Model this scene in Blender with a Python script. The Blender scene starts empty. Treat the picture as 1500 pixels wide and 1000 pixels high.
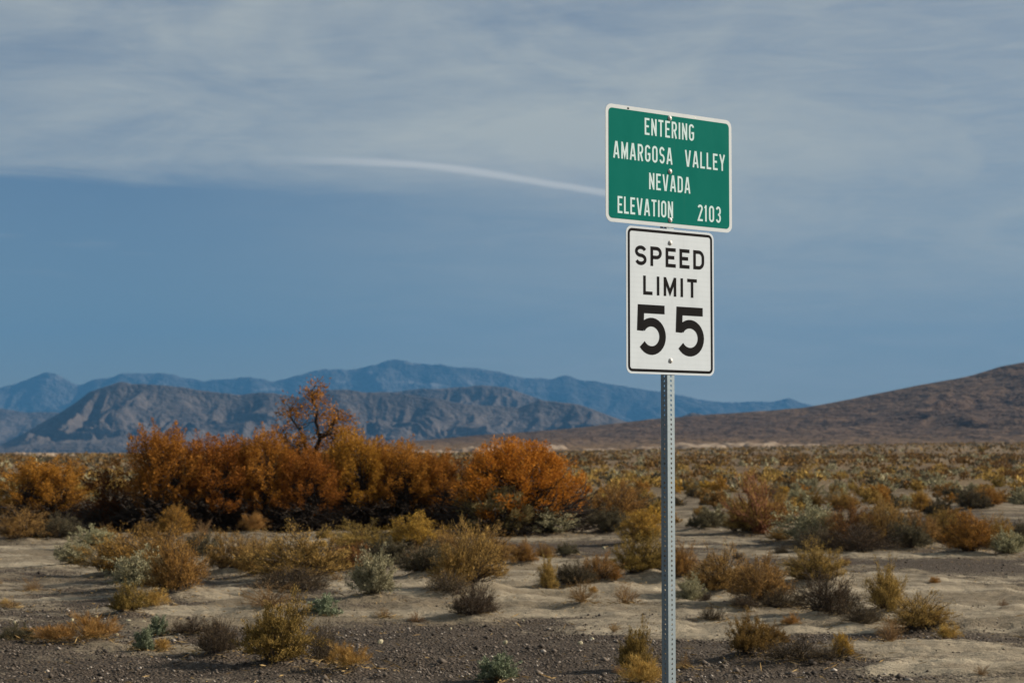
import bpy, math, random
import numpy as np
from math import radians, sin, cos, tan, atan, atan2, pi, sqrt

sc = bpy.context.scene
col = sc.collection

# ------------------------------------------------------------------ camera
EYE = 1.65
F_PX = 2917.0            # 70 mm lens on a 36 mm sensor, in pixels of the 1500 px photograph
PITCH = atan(162.0 / F_PX)
SIGN_X, SIGN_Y = 0.8188, 10.475
cam_d = bpy.data.cameras.new('camera')
cam = bpy.data.objects.new('camera', cam_d)
col.objects.link(cam)
cam.location = (0, 0, EYE)
cam.rotation_euler = (pi / 2 + PITCH, 0, 0)
cam_d.sensor_width = 36.0
cam_d.lens = 36.0 * F_PX / 1500.0
cam_d.clip_start = 0.1
cam_d.clip_end = 90000.0
cam_d.dof.use_dof = True
cam_d.dof.focus_distance = 10.5
cam_d.dof.aperture_fstop = 5.6
sc.camera = cam

# ------------------------------------------------------------------ sky and sun
SUN_EL = radians(26.0)
SUN_AZ = radians(82.0)        # clockwise from +Y (the view direction): the sun stands to the right, a touch beyond
world = bpy.data.worlds.new('World')
sc.world = world
world.use_nodes = True
wn = world.node_tree
wn.nodes.clear()


class NT:
    """small helper to write node graphs"""
    def __init__(self, tree):
        self.t = tree

    def n(self, kind, **kw):
        nd = self.t.nodes.new(kind)
        for k, v in kw.items():
            setattr(nd, k, v)
        return nd

    def put(self, sock, v):
        if v is None:
            return
        if isinstance(v, bpy.types.NodeSocket):
            self.t.links.new(v, sock)
        else:
            if isinstance(v, (tuple, list)) and len(v) == 3 and sock.type == 'RGBA':
                v = (*v, 1)
            sock.default_value = v

    def math(self, op, a, b=None, c=None, clamp=False):
        nd = self.n('ShaderNodeMath', operation=op, use_clamp=clamp)
        for i, v in enumerate((a, b, c)):
            self.put(nd.inputs[i], v)
        return nd.outputs[0]

    def mix(self, f, a, b, blend='MIX'):
        nd = self.n('ShaderNodeMix', data_type='RGBA', blend_type=blend)
        self.put(nd.inputs[0], f)
        self.put(nd.inputs[6], a)
        self.put(nd.inputs[7], b)
        return nd.outputs[2]

    def step(self, v, lo, hi, a=0.0, b=1.0):
        nd = self.n('ShaderNodeMapRange', interpolation_type='SMOOTHSTEP')
        for i, q in enumerate((v, lo, hi, a, b)):
            self.put(nd.inputs[i], q)
        return nd.outputs[0]

    def noise(self, vec, scale, detail=3, rough=0.55, dist=0.0):
        nd = self.n('ShaderNodeTexNoise')
        if vec is not None:
            self.put(nd.inputs['Vector'], vec)
        nd.inputs['Scale'].default_value = scale
        nd.inputs['Detail'].default_value = detail
        nd.inputs['Roughness'].default_value = rough
        nd.inputs['Distortion'].default_value = dist
        return nd.outputs[0]

    def mapping(self, vec, scale=(1, 1, 1), rot=(0, 0, 0), loc=(0, 0, 0)):
        nd = self.n('ShaderNodeMapping')
        self.put(nd.inputs[0], vec)
        nd.inputs['Location'].default_value = loc
        nd.inputs['Rotation'].default_value = rot
        nd.inputs['Scale'].default_value = scale
        return nd.outputs[0]

    def curve(self, v, pts):
        """piecewise curve y(x); pts [(x, y)] with x, y in 0..1"""
        nd = self.n('ShaderNodeFloatCurve')
        c = nd.mapping.curves[0]
        c.points[0].location = pts[0]
        c.points[1].location = pts[-1]
        for p in pts[1:-1]:
            c.points.new(*p)
        nd.mapping.update()
        self.put(nd.inputs[1], v)
        return nd.outputs[0]


W = NT(wn)
sky = W.n('ShaderNodeTexSky', sky_type='NISHITA', sun_disc=False, sun_elevation=SUN_EL, sun_rotation=SUN_AZ,
          altitude=640.0, air_density=1.0, dust_density=0.3, ozone_density=3.0)
tc = W.n('ShaderNodeTexCoord')
sep = W.n('ShaderNodeSeparateXYZ')
W.put(sep.inputs[0], tc.outputs['Generated'])
dx, dy, dz = sep.outputs
az = W.math('ARCTAN2', dx, dy)                       # radians, 0 = straight ahead, + = right
el = W.math('ARCSINE', dz)
# a cirrus veil whose lower edge bends gently down toward the right
azn = W.math('MULTIPLY_ADD', az, 1.0 / 0.8, 0.5, clamp=True)
flat = W.n('ShaderNodeCombineXYZ')
W.put(flat.inputs[0], az)
W.put(flat.inputs[1], W.math('MULTIPLY', el, 1.0))
W.put(flat.inputs[2], dz)
fv = flat.outputs[0]


def px_az(x):
    return atan((x - 750) / F_PX)


def px_el(y):
    return PITCH + atan((500 - y) / F_PX)


def sky_curve(pts, smax=0.25):
    """a line in the sky: [(photo x, photo y)] -> elevation as a function of azimuth"""
    q = [(min(max(px_az(x) / 0.8 + 0.5, 0), 1), px_el(y) / smax) for x, y in pts]
    q = [(0.0, q[0][1])] + q + [(1.0, q[-1][1])]
    return W.math('MULTIPLY', W.curve(azn, q), smax)


wob = W.math('MULTIPLY_ADD', W.noise(W.mapping(fv, (8, 46, 1), rot=(0, 0, 0.06)), 1.0, 6, 0.66, 0.5), 0.026, -0.013)
elw = W.math('ADD', el, wob)
edge = sky_curve([(0, 258), (300, 264), (500, 278), (700, 300), (900, 350), (1080, 440), (1250, 510), (1500, 545)])
soft = W.math('MULTIPLY_ADD', W.step(azn, 0.2, 0.75), 0.045, 0.006)
above = W.math('SUBTRACT', elw, edge)
m_edge = W.n('ShaderNodeMapRange', interpolation_type='SMOOTHSTEP')
W.put(m_edge.inputs[0], above)
W.put(m_edge.inputs[1], W.math('MULTIPLY', soft, -0.9))
W.put(m_edge.inputs[2], soft)
veil = m_edge.outputs[0]
tex = W.noise(W.mapping(fv, (7, 22, 1), rot=(0, 0, -0.22)), 1.0, 5, 0.6, 0.6)
tex2 = W.noise(W.mapping(fv, (16, 110, 1), rot=(0, 0, -0.13), loc=(3, 1, 0)), 1.0, 7, 0.68, 0.8)
thick = W.math('ADD', W.step(tex, 0.3, 0.72, 0.40, 0.84), W.math('MULTIPLY_ADD', tex2, 0.5, -0.25))
bulk = W.math('MULTIPLY', W.step(W.math('ABSOLUTE', W.math('SUBTRACT', az, px_az(760))), 0.0, 0.2, 1.0, 0.0), W.step(W.math('ABSOLUTE', W.math('SUBTRACT', el, px_el(205))), 0.0, 0.05, 1.0, 0.0))
thick = W.math('ADD', thick, W.math('MULTIPLY', bulk, 0.36))
cover = W.math('MULTIPLY', veil, thick, clamp=True)
# the thin bright streak just above the edge, and the fainter one at the left
streak_y = sky_curve([(0, 246), (250, 232), (380, 236), (600, 241), (700, 252), (800, 268), (890, 284), (1000, 306), (1500, 420)])
ds = W.math('ABSOLUTE', W.math('SUBTRACT', W.math('ADD', el, W.math('MULTIPLY', wob, 0.12)), streak_y))
streak = W.math('MULTIPLY', W.step(ds, 0.0004, 0.0028, 1.0, 0.0),
                W.math('MULTIPLY', W.step(az, px_az(330), px_az(640)), W.step(az, px_az(860), px_az(1060), 1.0, 0.0)))
glow_d = W.math('SUBTRACT', W.math('ADD', el, W.math('MULTIPLY', wob, 0.25)), streak_y)
glow = W.math('MULTIPLY', W.math('MULTIPLY', W.step(glow_d, -0.012, 0.0015), W.step(glow_d, 0.0015, 0.022, 1.0, 0.0)),
              W.math('MULTIPLY', W.step(az, px_az(350), px_az(800)), W.step(az, px_az(900), px_az(1250), 1.0, 0.0)))
s2y = sky_curve([(0, 250), (150, 250), (320, 257), (450, 272), (1500, 300)])
d2 = W.math('ABSOLUTE', W.math('SUBTRACT', W.math('ADD', el, W.math('MULTIPLY', wob, 0.15)), s2y))
streak2 = W.math('MULTIPLY', W.step(d2, 0.0004, 0.003, 1.0, 0.0), W.step(az, px_az(260), px_az(460), 1.0, 0.0))
# low faint wisps
wisp = W.math('MULTIPLY', W.step(W.noise(W.mapping(fv, (10, 120, 1), rot=(0, 0, -0.05), loc=(7, 2, 0)), 1.0, 4, 0.6), 0.58, 0.8), 0.3)
wisp = W.math('MULTIPLY', wisp, W.step(el, 0.06, 0.12))
thin = W.math('MULTIPLY', W.step(az, px_az(100), px_az(1150)), W.math('MULTIPLY_ADD', tex2, 0.8, 0.2))      # a thin general veil toward the right
cov = W.math('MAXIMUM', W.math('MAXIMUM', cover, wisp), thin)
CLOUD = (5.15, 5.35, 5.0)
skyc = W.mix(1.0, sky.outputs[0], (0.66, 0.63, 0.655), 'MULTIPLY')
c1 = W.mix(cov, skyc, CLOUD)
c1 = W.mix(W.math('MULTIPLY', glow, 0.25), c1, (5.6, 5.6, 5.4))
c1 = W.mix(W.math('MULTIPLY', streak, 0.9), c1, (6.6, 6.6, 6.3))
c1 = W.mix(W.math('MULTIPLY', streak2, 0.35), c1, (3.8, 4.2, 4.4))
bg = W.n('ShaderNodeBackground')
W.put(bg.inputs[0], c1)
bg.inputs[1].default_value = 0.0535
wo = W.n('ShaderNodeOutputWorld')
W.put(wo.inputs[0], bg.outputs[0])

sun_d = bpy.data.lights.new('sun', 'SUN')
sun_d.energy = 5.0
sun_d.angle = radians(0.6)
sun_d.color = (1.0, 0.87, 0.70)
sun = bpy.data.objects.new('sun', sun_d)
col.objects.link(sun)
sdir = np.array([sin(SUN_AZ) * cos(SUN_EL), cos(SUN_AZ) * cos(SUN_EL), sin(SUN_EL)])
from mathutils import Vector, Matrix
sun.rotation_euler = Vector(sdir).to_track_quat('Z', 'Y').to_euler()
sun.location = (30, 0, 40)

sc.view_settings.view_transform = 'Standard'
sc.view_settings.look = 'None'
sc.view_settings.gamma = 1.0
sc.view_settings.use_curve_mapping = False
sc.view_settings.exposure = 0.9
sc.render.engine = 'CYCLES'
sc.cycles.use_denoising = True
sc.cycles.max_bounces = 6
sc.cycles.diffuse_bounces = 3
sc.cycles.transparent_max_bounces = 8
sc.cycles.volume_bounces = 0

# ------------------------------------------------------------------ helpers
rng = np.random.default_rng(11)


def tag(o, label=None, cat=None, group=None, kind=None):
    if label: o['label'] = label
    if cat: o['category'] = cat
    if group: o['group'] = group
    if kind: o['kind'] = kind
    return o


def mesh_from(name, V, faces, mats, mat_index=None, smooth=False):
    """faces: int array (n, 3) or (n, 4)"""
    V = np.ascontiguousarray(V, dtype=np.float32)
    faces = np.ascontiguousarray(faces, dtype=np.int32)
    nf, k = faces.shape
    me = bpy.data.meshes.new(name)
    me.vertices.add(len(V))
    me.vertices.foreach_set('co', V.ravel())
    me.loops.add(nf * k)
    me.loops.foreach_set('vertex_index', faces.ravel())
    me.polygons.add(nf)
    me.polygons.foreach_set('loop_start', np.arange(0, nf * k, k, dtype=np.int32))
    if smooth:
        me.polygons.foreach_set('use_smooth', np.ones(nf, dtype=bool))
    for m in mats:
        me.materials.append(m)
    if mat_index is not None:
        me.polygons.foreach_set('material_index', np.ascontiguousarray(mat_index, dtype=np.int32))
    me.update(calc_edges=True)
    me.validate()
    return me


def link(name, me, parent=None):
    o = bpy.data.objects.new(name, me)
    col.objects.link(o)
    o.parent = parent
    return o


def new_mat(name):
    m = bpy.data.materials.new(name)
    m.use_nodes = True
    m.node_tree.nodes.clear()
    t = NT(m.node_tree)
    out = t.n('ShaderNodeOutputMaterial')
    return m, t, out


def pbsdf(t, out, color, rough=0.8, metal=0.0, spec=0.3, normal=None):
    b = t.n('ShaderNodeBsdfPrincipled')
    t.put(b.inputs['Base Color'], color)
    t.put(b.inputs['Roughness'], rough)
    t.put(b.inputs['Metallic'], metal)
    t.put(b.inputs['Specular IOR Level'], spec)
    if normal is not None:
        t.put(b.inputs['Normal'], normal)
    t.put(out.inputs[0], b.outputs[0])
    return b


def bump(t, h, strength, dist):
    b = t.n('ShaderNodeBump')
    b.inputs['Strength'].default_value = strength
    b.inputs['Distance'].default_value = dist
    t.put(b.inputs['Height'], h)
    return b.outputs[0]


# vectorised gradient noise
_perm = np.random.default_rng(5).permutation(256)
_ang = np.random.default_rng(6).random(256) * 2 * pi
_gx, _gy = np.cos(_ang), np.sin(_ang)


def perlin(x, y):
    x = np.asarray(x, dtype=np.float64); y = np.asarray(y, dtype=np.float64)
    xi = np.floor(x).astype(np.int64); yi = np.floor(y).astype(np.int64)
    xf = x - xi; yf = y - yi
    u = xf * xf * xf * (xf * (xf * 6 - 15) + 10); v = yf * yf * yf * (yf * (yf * 6 - 15) + 10)

    def g(ix, iy, fx, fy):
        h = _perm[(_perm[ix & 255] + iy) & 255]
        return _gx[h] * fx + _gy[h] * fy
    a = g(xi, yi, xf, yf); b = g(xi + 1, yi, xf - 1, yf)
    c = g(xi, yi + 1, xf, yf - 1); d = g(xi + 1, yi + 1, xf - 1, yf - 1)
    return (a + u * (b - a)) * (1 - v) + (c + u * (d - c)) * v


def fbm(x, y, oct=4, gain=0.5, lac=2.03):
    s = 0; a = 1.0
    for i in range(oct):
        s = s + a * perlin(x + 17.3 * i, y - 9.1 * i)
        x = x * lac; y = y * lac; a *= gain
    return s


def ridged(x, y, oct=5, gain=0.5, lac=2.05):
    s = 0; a = 1.0; tot = 0; w = 1.0
    for i in range(oct):
        r = 1 - np.abs(perlin(x + 31.7 * i, y + 12.9 * i)) * 1.9
        r = np.clip(r, 0, 1) ** 1.6
        s = s + a * r * w; tot += a
        w = np.clip(r * 1.4, 0.15, 1)
        x = x * lac; y = y * lac; a *= gain
    return s / tot


def sstep(a, b, v):
    t = np.clip((v - a) / (b - a), 0, 1)
    return t * t * (3 - 2 * t)


# ------------------------------------------------------------------ the lie of the land
mounds = []          # (x, y, radius, height): sand hummocks that the shrubs hold


def land(x, y):
    x = np.asarray(x, dtype=np.float64); y = np.asarray(y, dtype=np.float64)
    r = np.hypot(x, y)
    near = 1 - sstep(60, 220, r)
    z = 0.11 * fbm(x / 9.0 + 3.1, y / 7.0, 3) * near
    z = z + 0.03 * fbm(x / 1.9, y / 1.3 + 7.7, 3) * near
    z = z + 0.5 * fbm(x / 60.0, y / 60.0, 2) * sstep(50, 150, r) * (1 - sstep(500, 2500, r))
    z = z * sstep(2.0, 9.0, np.hypot(x, y - 0) + 2.0)
    # the valley floor climbs gently toward the fan on the right
    z = z + 8.5 * sstep(130, 1700, r) * sstep(-0.08, 0.26, x / np.maximum(r, 1.0)) * (y > 0)
    return z


_mgrid = {}


def build_mound_grid():
    _mgrid.clear()
    for m in mounds:
        R = m[2] * 3
        for i in range(int((m[0] - R) // 4), int((m[0] + R) // 4) + 1):
            for j in range(int((m[1] - R) // 4), int((m[1] + R) // 4) + 1):
                _mgrid.setdefault((i, j), []).append(m)


def mound_z(x, y):
    x = np.asarray(x, dtype=np.float64); y = np.asarray(y, dtype=np.float64)
    z = np.zeros_like(x)
    for (mx, my, mr, mh) in mounds:
        sel = (np.abs(x - mx) < 3 * mr) & (np.abs(y - my) < 3 * mr)
        if not np.any(sel):
            continue
        d2 = ((x[sel] - mx) ** 2 + (y[sel] - my) ** 2) / (mr * mr)
        z[sel] = np.maximum(z[sel], mh * np.exp(-d2 * 1.4))
    return z


def mound_z1(x, y):
    z = 0.0
    for (mx, my, mr, mh) in _mgrid.get((int(x // 4), int(y // 4)), ()):
        d2 = ((x - mx) ** 2 + (y - my) ** 2) / (mr * mr)
        if d2 < 9:
            z = max(z, mh * math.exp(-d2 * 1.4))
    return z


CP, SP = cos(PITCH), sin(PITCH)


def ray(px, py):
    a = (px - 750) / F_PX; b = (500 - py) / F_PX
    return np.array([a, CP - b * SP, SP + b * CP])


def on_ground(px, py):
    """where the line of sight through a photo pixel meets the land"""
    d = ray(px, py)
    z = 0.0
    for _ in range(30):
        s = (z - EYE) / d[2]
        x, y = d[0] * s, d[1] * s
        z = 0.5 * z + 0.5 * float(land(np.array([x]), np.array([y]))[0])
    return x, y


def at_depth(px, py, Y):
    d = ray(px, py)
    s = Y / d[1]
    return d[0] * s, Y, EYE + d[2] * s


# ------------------------------------------------------------------ plants: where each one stands
# kind, photo x, photo y of the base, width px, height px, label
PLANTS = [
 # behind / beside the orange thicket
 ('tan', 35, 793, 72, 40, 'pale tan shrub at the left edge in front of the orange bushes'),
 ('sage', 82, 793, 62, 30, 'dark grey-green low shrub touching the pale tan one at far left'),
 ('gold', 257, 789, 50, 38, 'small bright yellow domed shrub in front of the orange thicket, left side'),
 ('olive', 213, 791, 36, 23, 'small olive shrub just left of the bright yellow dome'),
 ('tan', 153, 789, 28, 16, 'tiny tan tuft between the grey-green shrub and the olive shrub'),
 ('pale', 138, 804, 52, 25, 'pale grey saltbush, the farther of two left of the big tan bush'),
 ('pale', 106, 830, 48, 29, 'pale grey saltbush standing alone on sand, the nearer of two at left'),
 ('rust', 180, 845, 96, 54, 'rusty tan shrub, left shoulder of the big clump at left'),
 ('rust', 230, 853, 100, 66, 'rusty tan shrub, back middle of the big clump at left'),
 ('rust', 266, 873, 88, 72, 'rusty orange shrub, right front of the big clump at left'),
 ('pale', 206, 868, 82, 48, 'silvery saltbush nestled in front of the big rusty clump'),
 ('olive', 187, 901, 44, 38, 'small round brown-yellow shrub casting a dark shadow below the big clump'),
 ('grass', 226, 892, 46, 22, 'orange dry grass between the round shrub and the big rusty clump'),
 ('weed', 47, 866, 30, 20, 'thin dry weed alone on the pale sand at far left'),
 ('weed', 14, 890, 34, 14, 'thin dry weed cut by the left edge of the picture'),
 ('sage', 23, 941, 42, 22, 'low dark shrub near the lower left edge'),
 ('grass', 78, 944, 70, 20, 'flattened straw-coloured grass beside the low dark shrub at lower left'),
 ('grass', 132, 943, 76, 34, 'sprawling orange-brown grass clump at lower left'),
 ('mint', 231, 932, 28, 26, 'small mint-green shrub beside pale stones, the farther of a pair'),
 ('mint', 211, 953, 29, 30, 'small mint-green shrub beside pale stones, the nearer of a pair'),
 ('grass', 237, 952, 24, 16, 'little yellow grass tuft right of the mint-green pair'),
 ('dead', 282, 934, 66, 22, 'low dead brush right of the mint-green pair'),
 ('dead', 322, 962, 58, 42, 'dark brown dead shrub just left of the yellow-green bush'),
 ('tan', 350, 842, 82, 52, 'tan shrub to the right of the big rusty clump'),
 ('sage', 302, 816, 54, 27, 'greyish shrub behind the big rusty clump'),
 ('weed', 296, 792, 32, 24, 'orange dry sticks right of the bright yellow dome'),
 # middle
 ('tan', 388, 846, 64, 50, 'tan shrub with dark base, left in the middle row'),
 ('tan', 438, 855, 118, 66, 'wide yellowish tan shrub of the middle row, left of the pale saltbush'),
 ('tan', 535, 806, 84, 32, 'low tan shrub behind the middle row, left of the golden dome'),
 ('gold', 608, 806, 82, 43, 'large golden domed shrub in front of the orange thicket, middle'),
 ('sage', 562, 830, 62, 32, 'dark greyish shrub between wide tan shrub and golden dome'),
 ('sage', 630, 846, 74, 40, 'dark greyish shrub right below the golden dome'),
 ('rust', 505, 836, 58, 34, 'rusty shrub right behind the wide yellowish tan shrub'),
 ('weed', 612, 846, 36, 40, 'pale stiff dry weed right of the pale saltbush'),
 ('tan', 690, 868, 98, 84, 'tall tan shrub in the middle of the picture'),
 ('tan', 655, 826, 72, 42, 'tan shrub behind and left of the tall tan one'),
 ('tan', 715, 834, 60, 50, 'tan shrub behind and right of the tall tan one'),
 ('pale', 548, 879, 60, 56, 'pale green upright saltbush on open sand, middle left'),
 ('mint', 475, 902, 42, 27, 'small pale green saltbush low on the sand, left of the upright one'),
 ('weed', 395, 898, 92, 36, 'spreading dry weed above the yellow-green bush'),
 ('olive', 417, 977, 108, 80, 'large yellow-green bush at the lower left'),
 ('dead', 474, 976, 44, 54, 'bare dead twiggy shrub right of the large yellow-green bush'),
 ('grass', 507, 983, 60, 30, 'straw-yellow grass tuft right of the bare dead shrub'),
 ('weed', 562, 905, 26, 15, 'tiny brown weed under the upright saltbush'),
 ('dead', 698, 907, 64, 42, 'grey dry shrub below the tall tan one'),
 ('mint', 728, 995, 54, 33, 'small round mint-green shrub at the bottom edge, middle'),
 ('tan', 475, 788, 22, 16, 'tiny tan tuft in front of the orange thicket'),
 ('grass', 372, 782, 36, 24, 'dry grass tuft at the foot of the orange thicket, left'),
 # left of the sign post
 ('rust', 765, 829, 40, 30, 'small round orange shrub right of the tall tan one'),
 ('tan', 800, 819, 26, 20, 'small brown tuft right of the small round orange shrub'),
 ('sage', 831, 815, 28, 14, 'small flat dark shrub on the dirt track'),
 ('tan', 801, 862, 32, 46, 'narrow tan shrub on a sand hummock'),
 ('rust', 880, 857, 56, 36, 'orange half of the low shrub pair left of the post'),
 ('sage', 845, 859, 52, 26, 'dark half of the low shrub pair left of the post'),
 ('weed', 852, 888, 44, 32, 'dry reddish weed on sand below the orange and dark pair'),
 ('weed', 916, 885, 40, 30, 'dry reddish weed on sand just left of the post'),
 ('gold', 940, 798, 60, 40, 'golden domed shrub just left of the post'),
 ('olive', 945, 846, 90, 54, 'dark golden-brown bush crossing behind the post'),
 ('rust', 1003, 851, 44, 46, 'orange-brown shrub just right of the post'),
 ('pale', 1011, 880, 36, 33, 'pale stiff saltbush right of the post'),
 ('dead', 1042, 908, 34, 22, 'small dead shrub on the sand bank right of the post'),
 ('olive', 935, 981, 50, 62, 'upright yellow-green bush beside the foot of the post'),
 ('grass', 940, 1009, 72, 34, 'golden grass tuft at the bottom edge beside the post'),
 ('weed', 1003, 978, 16, 22, 'thin straw stalks right against the post'),
 ('rust', 905, 766, 92, 54, 'reddish tan bush right of the round orange bush'),
 ('sage', 851, 773, 40, 34, 'dark shrub in the corner right of the round orange bush'),
 ('sage', 890, 781, 54, 30, 'grey-green shrub left of the golden dome near the post'),
 ('pale', 797, 785, 82, 30, 'low grey-green saltbush under the round orange bush'),
 # right side
 ('sage', 1035, 777, 44, 25, 'dark rounded low shrub on the track right of the post'),
 ('rust', 1140, 772, 48, 40, 'orange shrub behind the bare branching red one'),
 ('tan', 1143, 794, 32, 18, 'small tan tuft below the bare branching red shrub'),
 ('tan', 1095, 783, 56, 40, 'tan shrub left of the bare branching red one'),
 ('pale', 1190, 798, 84, 50, 'pale topped shrub at the left end of the dark row'),
 ('rust', 1240, 803, 74, 54, 'orange-tan shrub in the dark row'),
 ('tan', 1297, 801, 78, 58, 'tan rounded shrub in the middle of the dark row'),
 ('tan', 1348, 800, 62, 44, 'tan shrub towards the right of the dark row'),
 ('olive', 1383, 798, 66, 42, 'olive-yellow shrub right of the dark row'),
 ('gold', 1420, 814, 76, 50, 'bright golden shrub near the right edge'),
 ('rust', 1456, 806, 54, 42, 'rusty shrub behind the bright golden one at right'),
 ('pale', 1476, 816, 46, 30, 'grey shrub at the right of the bright golden one'),
 ('sage', 1500, 800, 40, 30, 'dark shrub cut by the right edge'),
 ('tan', 1192, 857, 72, 50, 'rounded tan shrub on open sand, right'),
 ('tan', 1060, 872, 96, 56, 'tan shrub, left part of the wide clump right of the post'),
 ('tan', 1112, 887, 86, 60, 'brown tan shrub, right part of the wide clump right of the post'),
 ('dead', 1215, 906, 88, 54, 'grey twiggy dead shrub on the sand bank, right'),
 ('tan', 1296, 902, 66, 62, 'golden tan shrub on the right sand bank, the tallest there'),
 ('tan', 1347, 928, 78, 46, 'golden tan shrub spreading right of the tallest one'),
 ('weed', 1306, 942, 46, 36, 'dry brown weed in front of the golden tan pair at right'),
 ('olive', 1095, 964, 60, 50, 'brown-yellow clumpy shrub at the left of the low dead mat'),
 ('olive', 1132, 941, 40, 28, 'brown-yellow shrub behind the low dead mat'),
 ('dead', 1172, 974, 112, 30, 'low dark dead mat of brush at lower right'),
 ('gold', 1233, 963, 32, 31, 'small golden shrub at the right end of the dead mat'),
 ('dead', 1150, 895, 62, 26, 'added dead brush standing in for shade at the right foot of the wide clump right of the post'),  # this run of dead mats is added to darken the clumps' shaded undersides
 ('dead', 1090, 896, 60, 20, 'added dead brush standing in for shade under the front of the wide clump right of the post'),
 ('dead', 428, 868, 96, 28, 'added dark brush for the shade under the wide yellowish tan shrub of the middle row'),
 ('dead', 655, 875, 76, 30, 'added dark brush for the shade at the left foot of the tall tan shrub'),
 ('dead', 1258, 812, 120, 36, 'added blackish brush for the shade under the middle of the dark row'),
 ('dead', 1196, 812, 76, 32, 'added blackish brush for the shade under the left end of the dark row'),
 ('dead', 1262, 918, 60, 24, 'added dark brush for the shade between the twiggy dead shrub and the tallest golden tan one'),
 ('sage', 1330, 806, 60, 34, 'dark shrub at the foot of the tan ones, right end of the dark row'),
 # the nearer ones out on the plain
 ('gold', 1351, 753, 40, 25, 'golden shrub on the plain behind the dark row'),
 ('gold', 1450, 745, 42, 24, 'bright golden shrub on the plain at far right'),
 ('sage', 1425, 748, 60, 26, 'dark shrub left of the bright golden one on the plain at far right'),
 ('rust', 1228, 750, 60, 26, 'rusty shrub on the plain behind the dark row, left'),
 ('olive', 1190, 748, 44, 24, 'olive shrub on the plain right of the bare red one'),
 ('pale', 1170, 737, 40, 22, 'pale grey shrub on the plain right of the bare red one'),
 ('sage', 1375, 758, 44, 24, 'dark shrub right of the golden one behind the dark row'),
 ('olive', 1437, 667, 11, 10, 'tiny dark green bush far out on the plain near the right edge'),
]
TREES = [
 # proto, x, base y, w, h, label
 ('feather', 62, 768, 138, 88, 'low orange tamarisk standing apart at the left edge'),
 ('scrubby', 160, 776, 96, 84, 'thin brownish tamarisk at the left end of the long thicket'),
 ('feather', 238, 776, 112, 142, 'orange tamarisk, first full one from the left in the long thicket'),
 ('plumed', 312, 774, 122, 128, 'orange tamarisk, second full one from the left in the long thicket'),
 ('feather', 384, 775, 104, 136, 'orange tamarisk left of the tall bare-limbed tree'),
 ('plumed', 448, 777, 108, 112, 'orange tamarisk in front of the tall bare-limbed tree'),
 ('feather', 520, 776, 108, 136, 'orange tamarisk right of the tall bare-limbed tree'),
 ('plumed', 586, 775, 112, 122, 'orange tamarisk, second right of the tall tree'),
 ('feather', 640, 773, 84, 104, 'darker orange tamarisk, last before the round bright bush'),
 ('scrubby', 688, 772, 86, 98, 'dark rusty tamarisk against the left of the round bright bush'),
 ('round', 757, 779, 192, 124, 'round bright orange tamarisk at the right end of the thicket'),
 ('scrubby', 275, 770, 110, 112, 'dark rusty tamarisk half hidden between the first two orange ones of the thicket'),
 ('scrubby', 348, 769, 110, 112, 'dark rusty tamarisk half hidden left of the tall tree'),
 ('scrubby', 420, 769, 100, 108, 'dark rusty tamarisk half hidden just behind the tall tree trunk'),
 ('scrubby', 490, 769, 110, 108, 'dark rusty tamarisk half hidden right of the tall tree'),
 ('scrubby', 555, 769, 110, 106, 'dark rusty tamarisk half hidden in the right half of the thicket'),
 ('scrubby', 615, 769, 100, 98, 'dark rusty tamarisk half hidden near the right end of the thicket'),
 ('tall', 455, 769, 112, 200, 'tall sparse orange tree with bare dark limbs rising above the thicket'),
]
OTHER = [
 ('olivebig', 728, 784, 112, 66, 'olive-green leafy bush in front of the round bright orange one'),
 ('redbare', 1112, 784, 104, 80, 'bare branching reddish shrub right of the post'),
]


def size_at(px, py, w, h):
    x, y = on_ground(px, py)
    m = math.hypot(y, EYE) / F_PX
    return x, y, w * m, h * m


placed = []
for lst, fam in ((PLANTS, 'plant'), (TREES, 'tree'), (OTHER, 'other')):
    for (k, px, py, w, h, lab) in lst:
        x, y, sw, sh = size_at(px, py, w, h)
        placed.append((fam, k, x, y, sw, sh, lab))
        if y < 60 and fam == 'plant' and sw > 0.3:
            mounds.append((x, y, sw * 0.75, min(0.03 + 0.12 * sh, 0.11)))
for i in range(34):          # loose sand hummocks without a shrub
    yy = rng.uniform(15, 40); xx = rng.uniform(-0.27, 0.27) * yy
    mounds.append((xx, yy, rng.uniform(0.3, 1.0), rng.uniform(0.02, 0.06)))
build_mound_grid()


def ground_z(x, y):
    return float(land(np.array([x]), np.array([y]))[0]) + mound_z1(x, y)


# ------------------------------------------------------------------ ground
# where dark desert gravel lies over the pale sand (photo x, y, half width, half height of each patch; + gravel, - sand)
PATCH = [
 (150, 985, 420, 40, .85), (60, 915, 200, 24, .6), (720, 955, 300, 40, .75), (950, 985, 300, 40, .75), (560, 925, 180, 14, .8),
 (1130, 990, 160, 24, .9), (1250, 934, 330, 9, 1), (1420, 832, 150, 13, .9), (790, 800, 220, 10, .8), (1120, 824, 250, 7, .6),
 (1440, 770, 140, 22, .7), (200, 880, 160, 10, .6), (800, 905, 140, 8, .6), (60, 836, 90, 6, .5), (420, 935, 60, 10, .5),
 (1380, 965, 200, 20, -1), (1100, 918, 160, 7, -1), (600, 897, 330, 9, -1), (90, 815, 140, 14, -.8), (330, 872, 110, 10, -1),
 (760, 850, 140, 30, -1), (1330, 880, 200, 30, -1), (1250, 815, 180, 6, -.6), (900, 870, 160, 20, -1), (300, 893, 60, 14, -.8),
 (250, 945, 60, 8, -.8), (420, 968, 40, 10, -.7), (1040, 990, 40, 12, -.8), (760, 792, 160, 5, -.6), (1200, 900, 160, 20, -.8),
]


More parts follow.
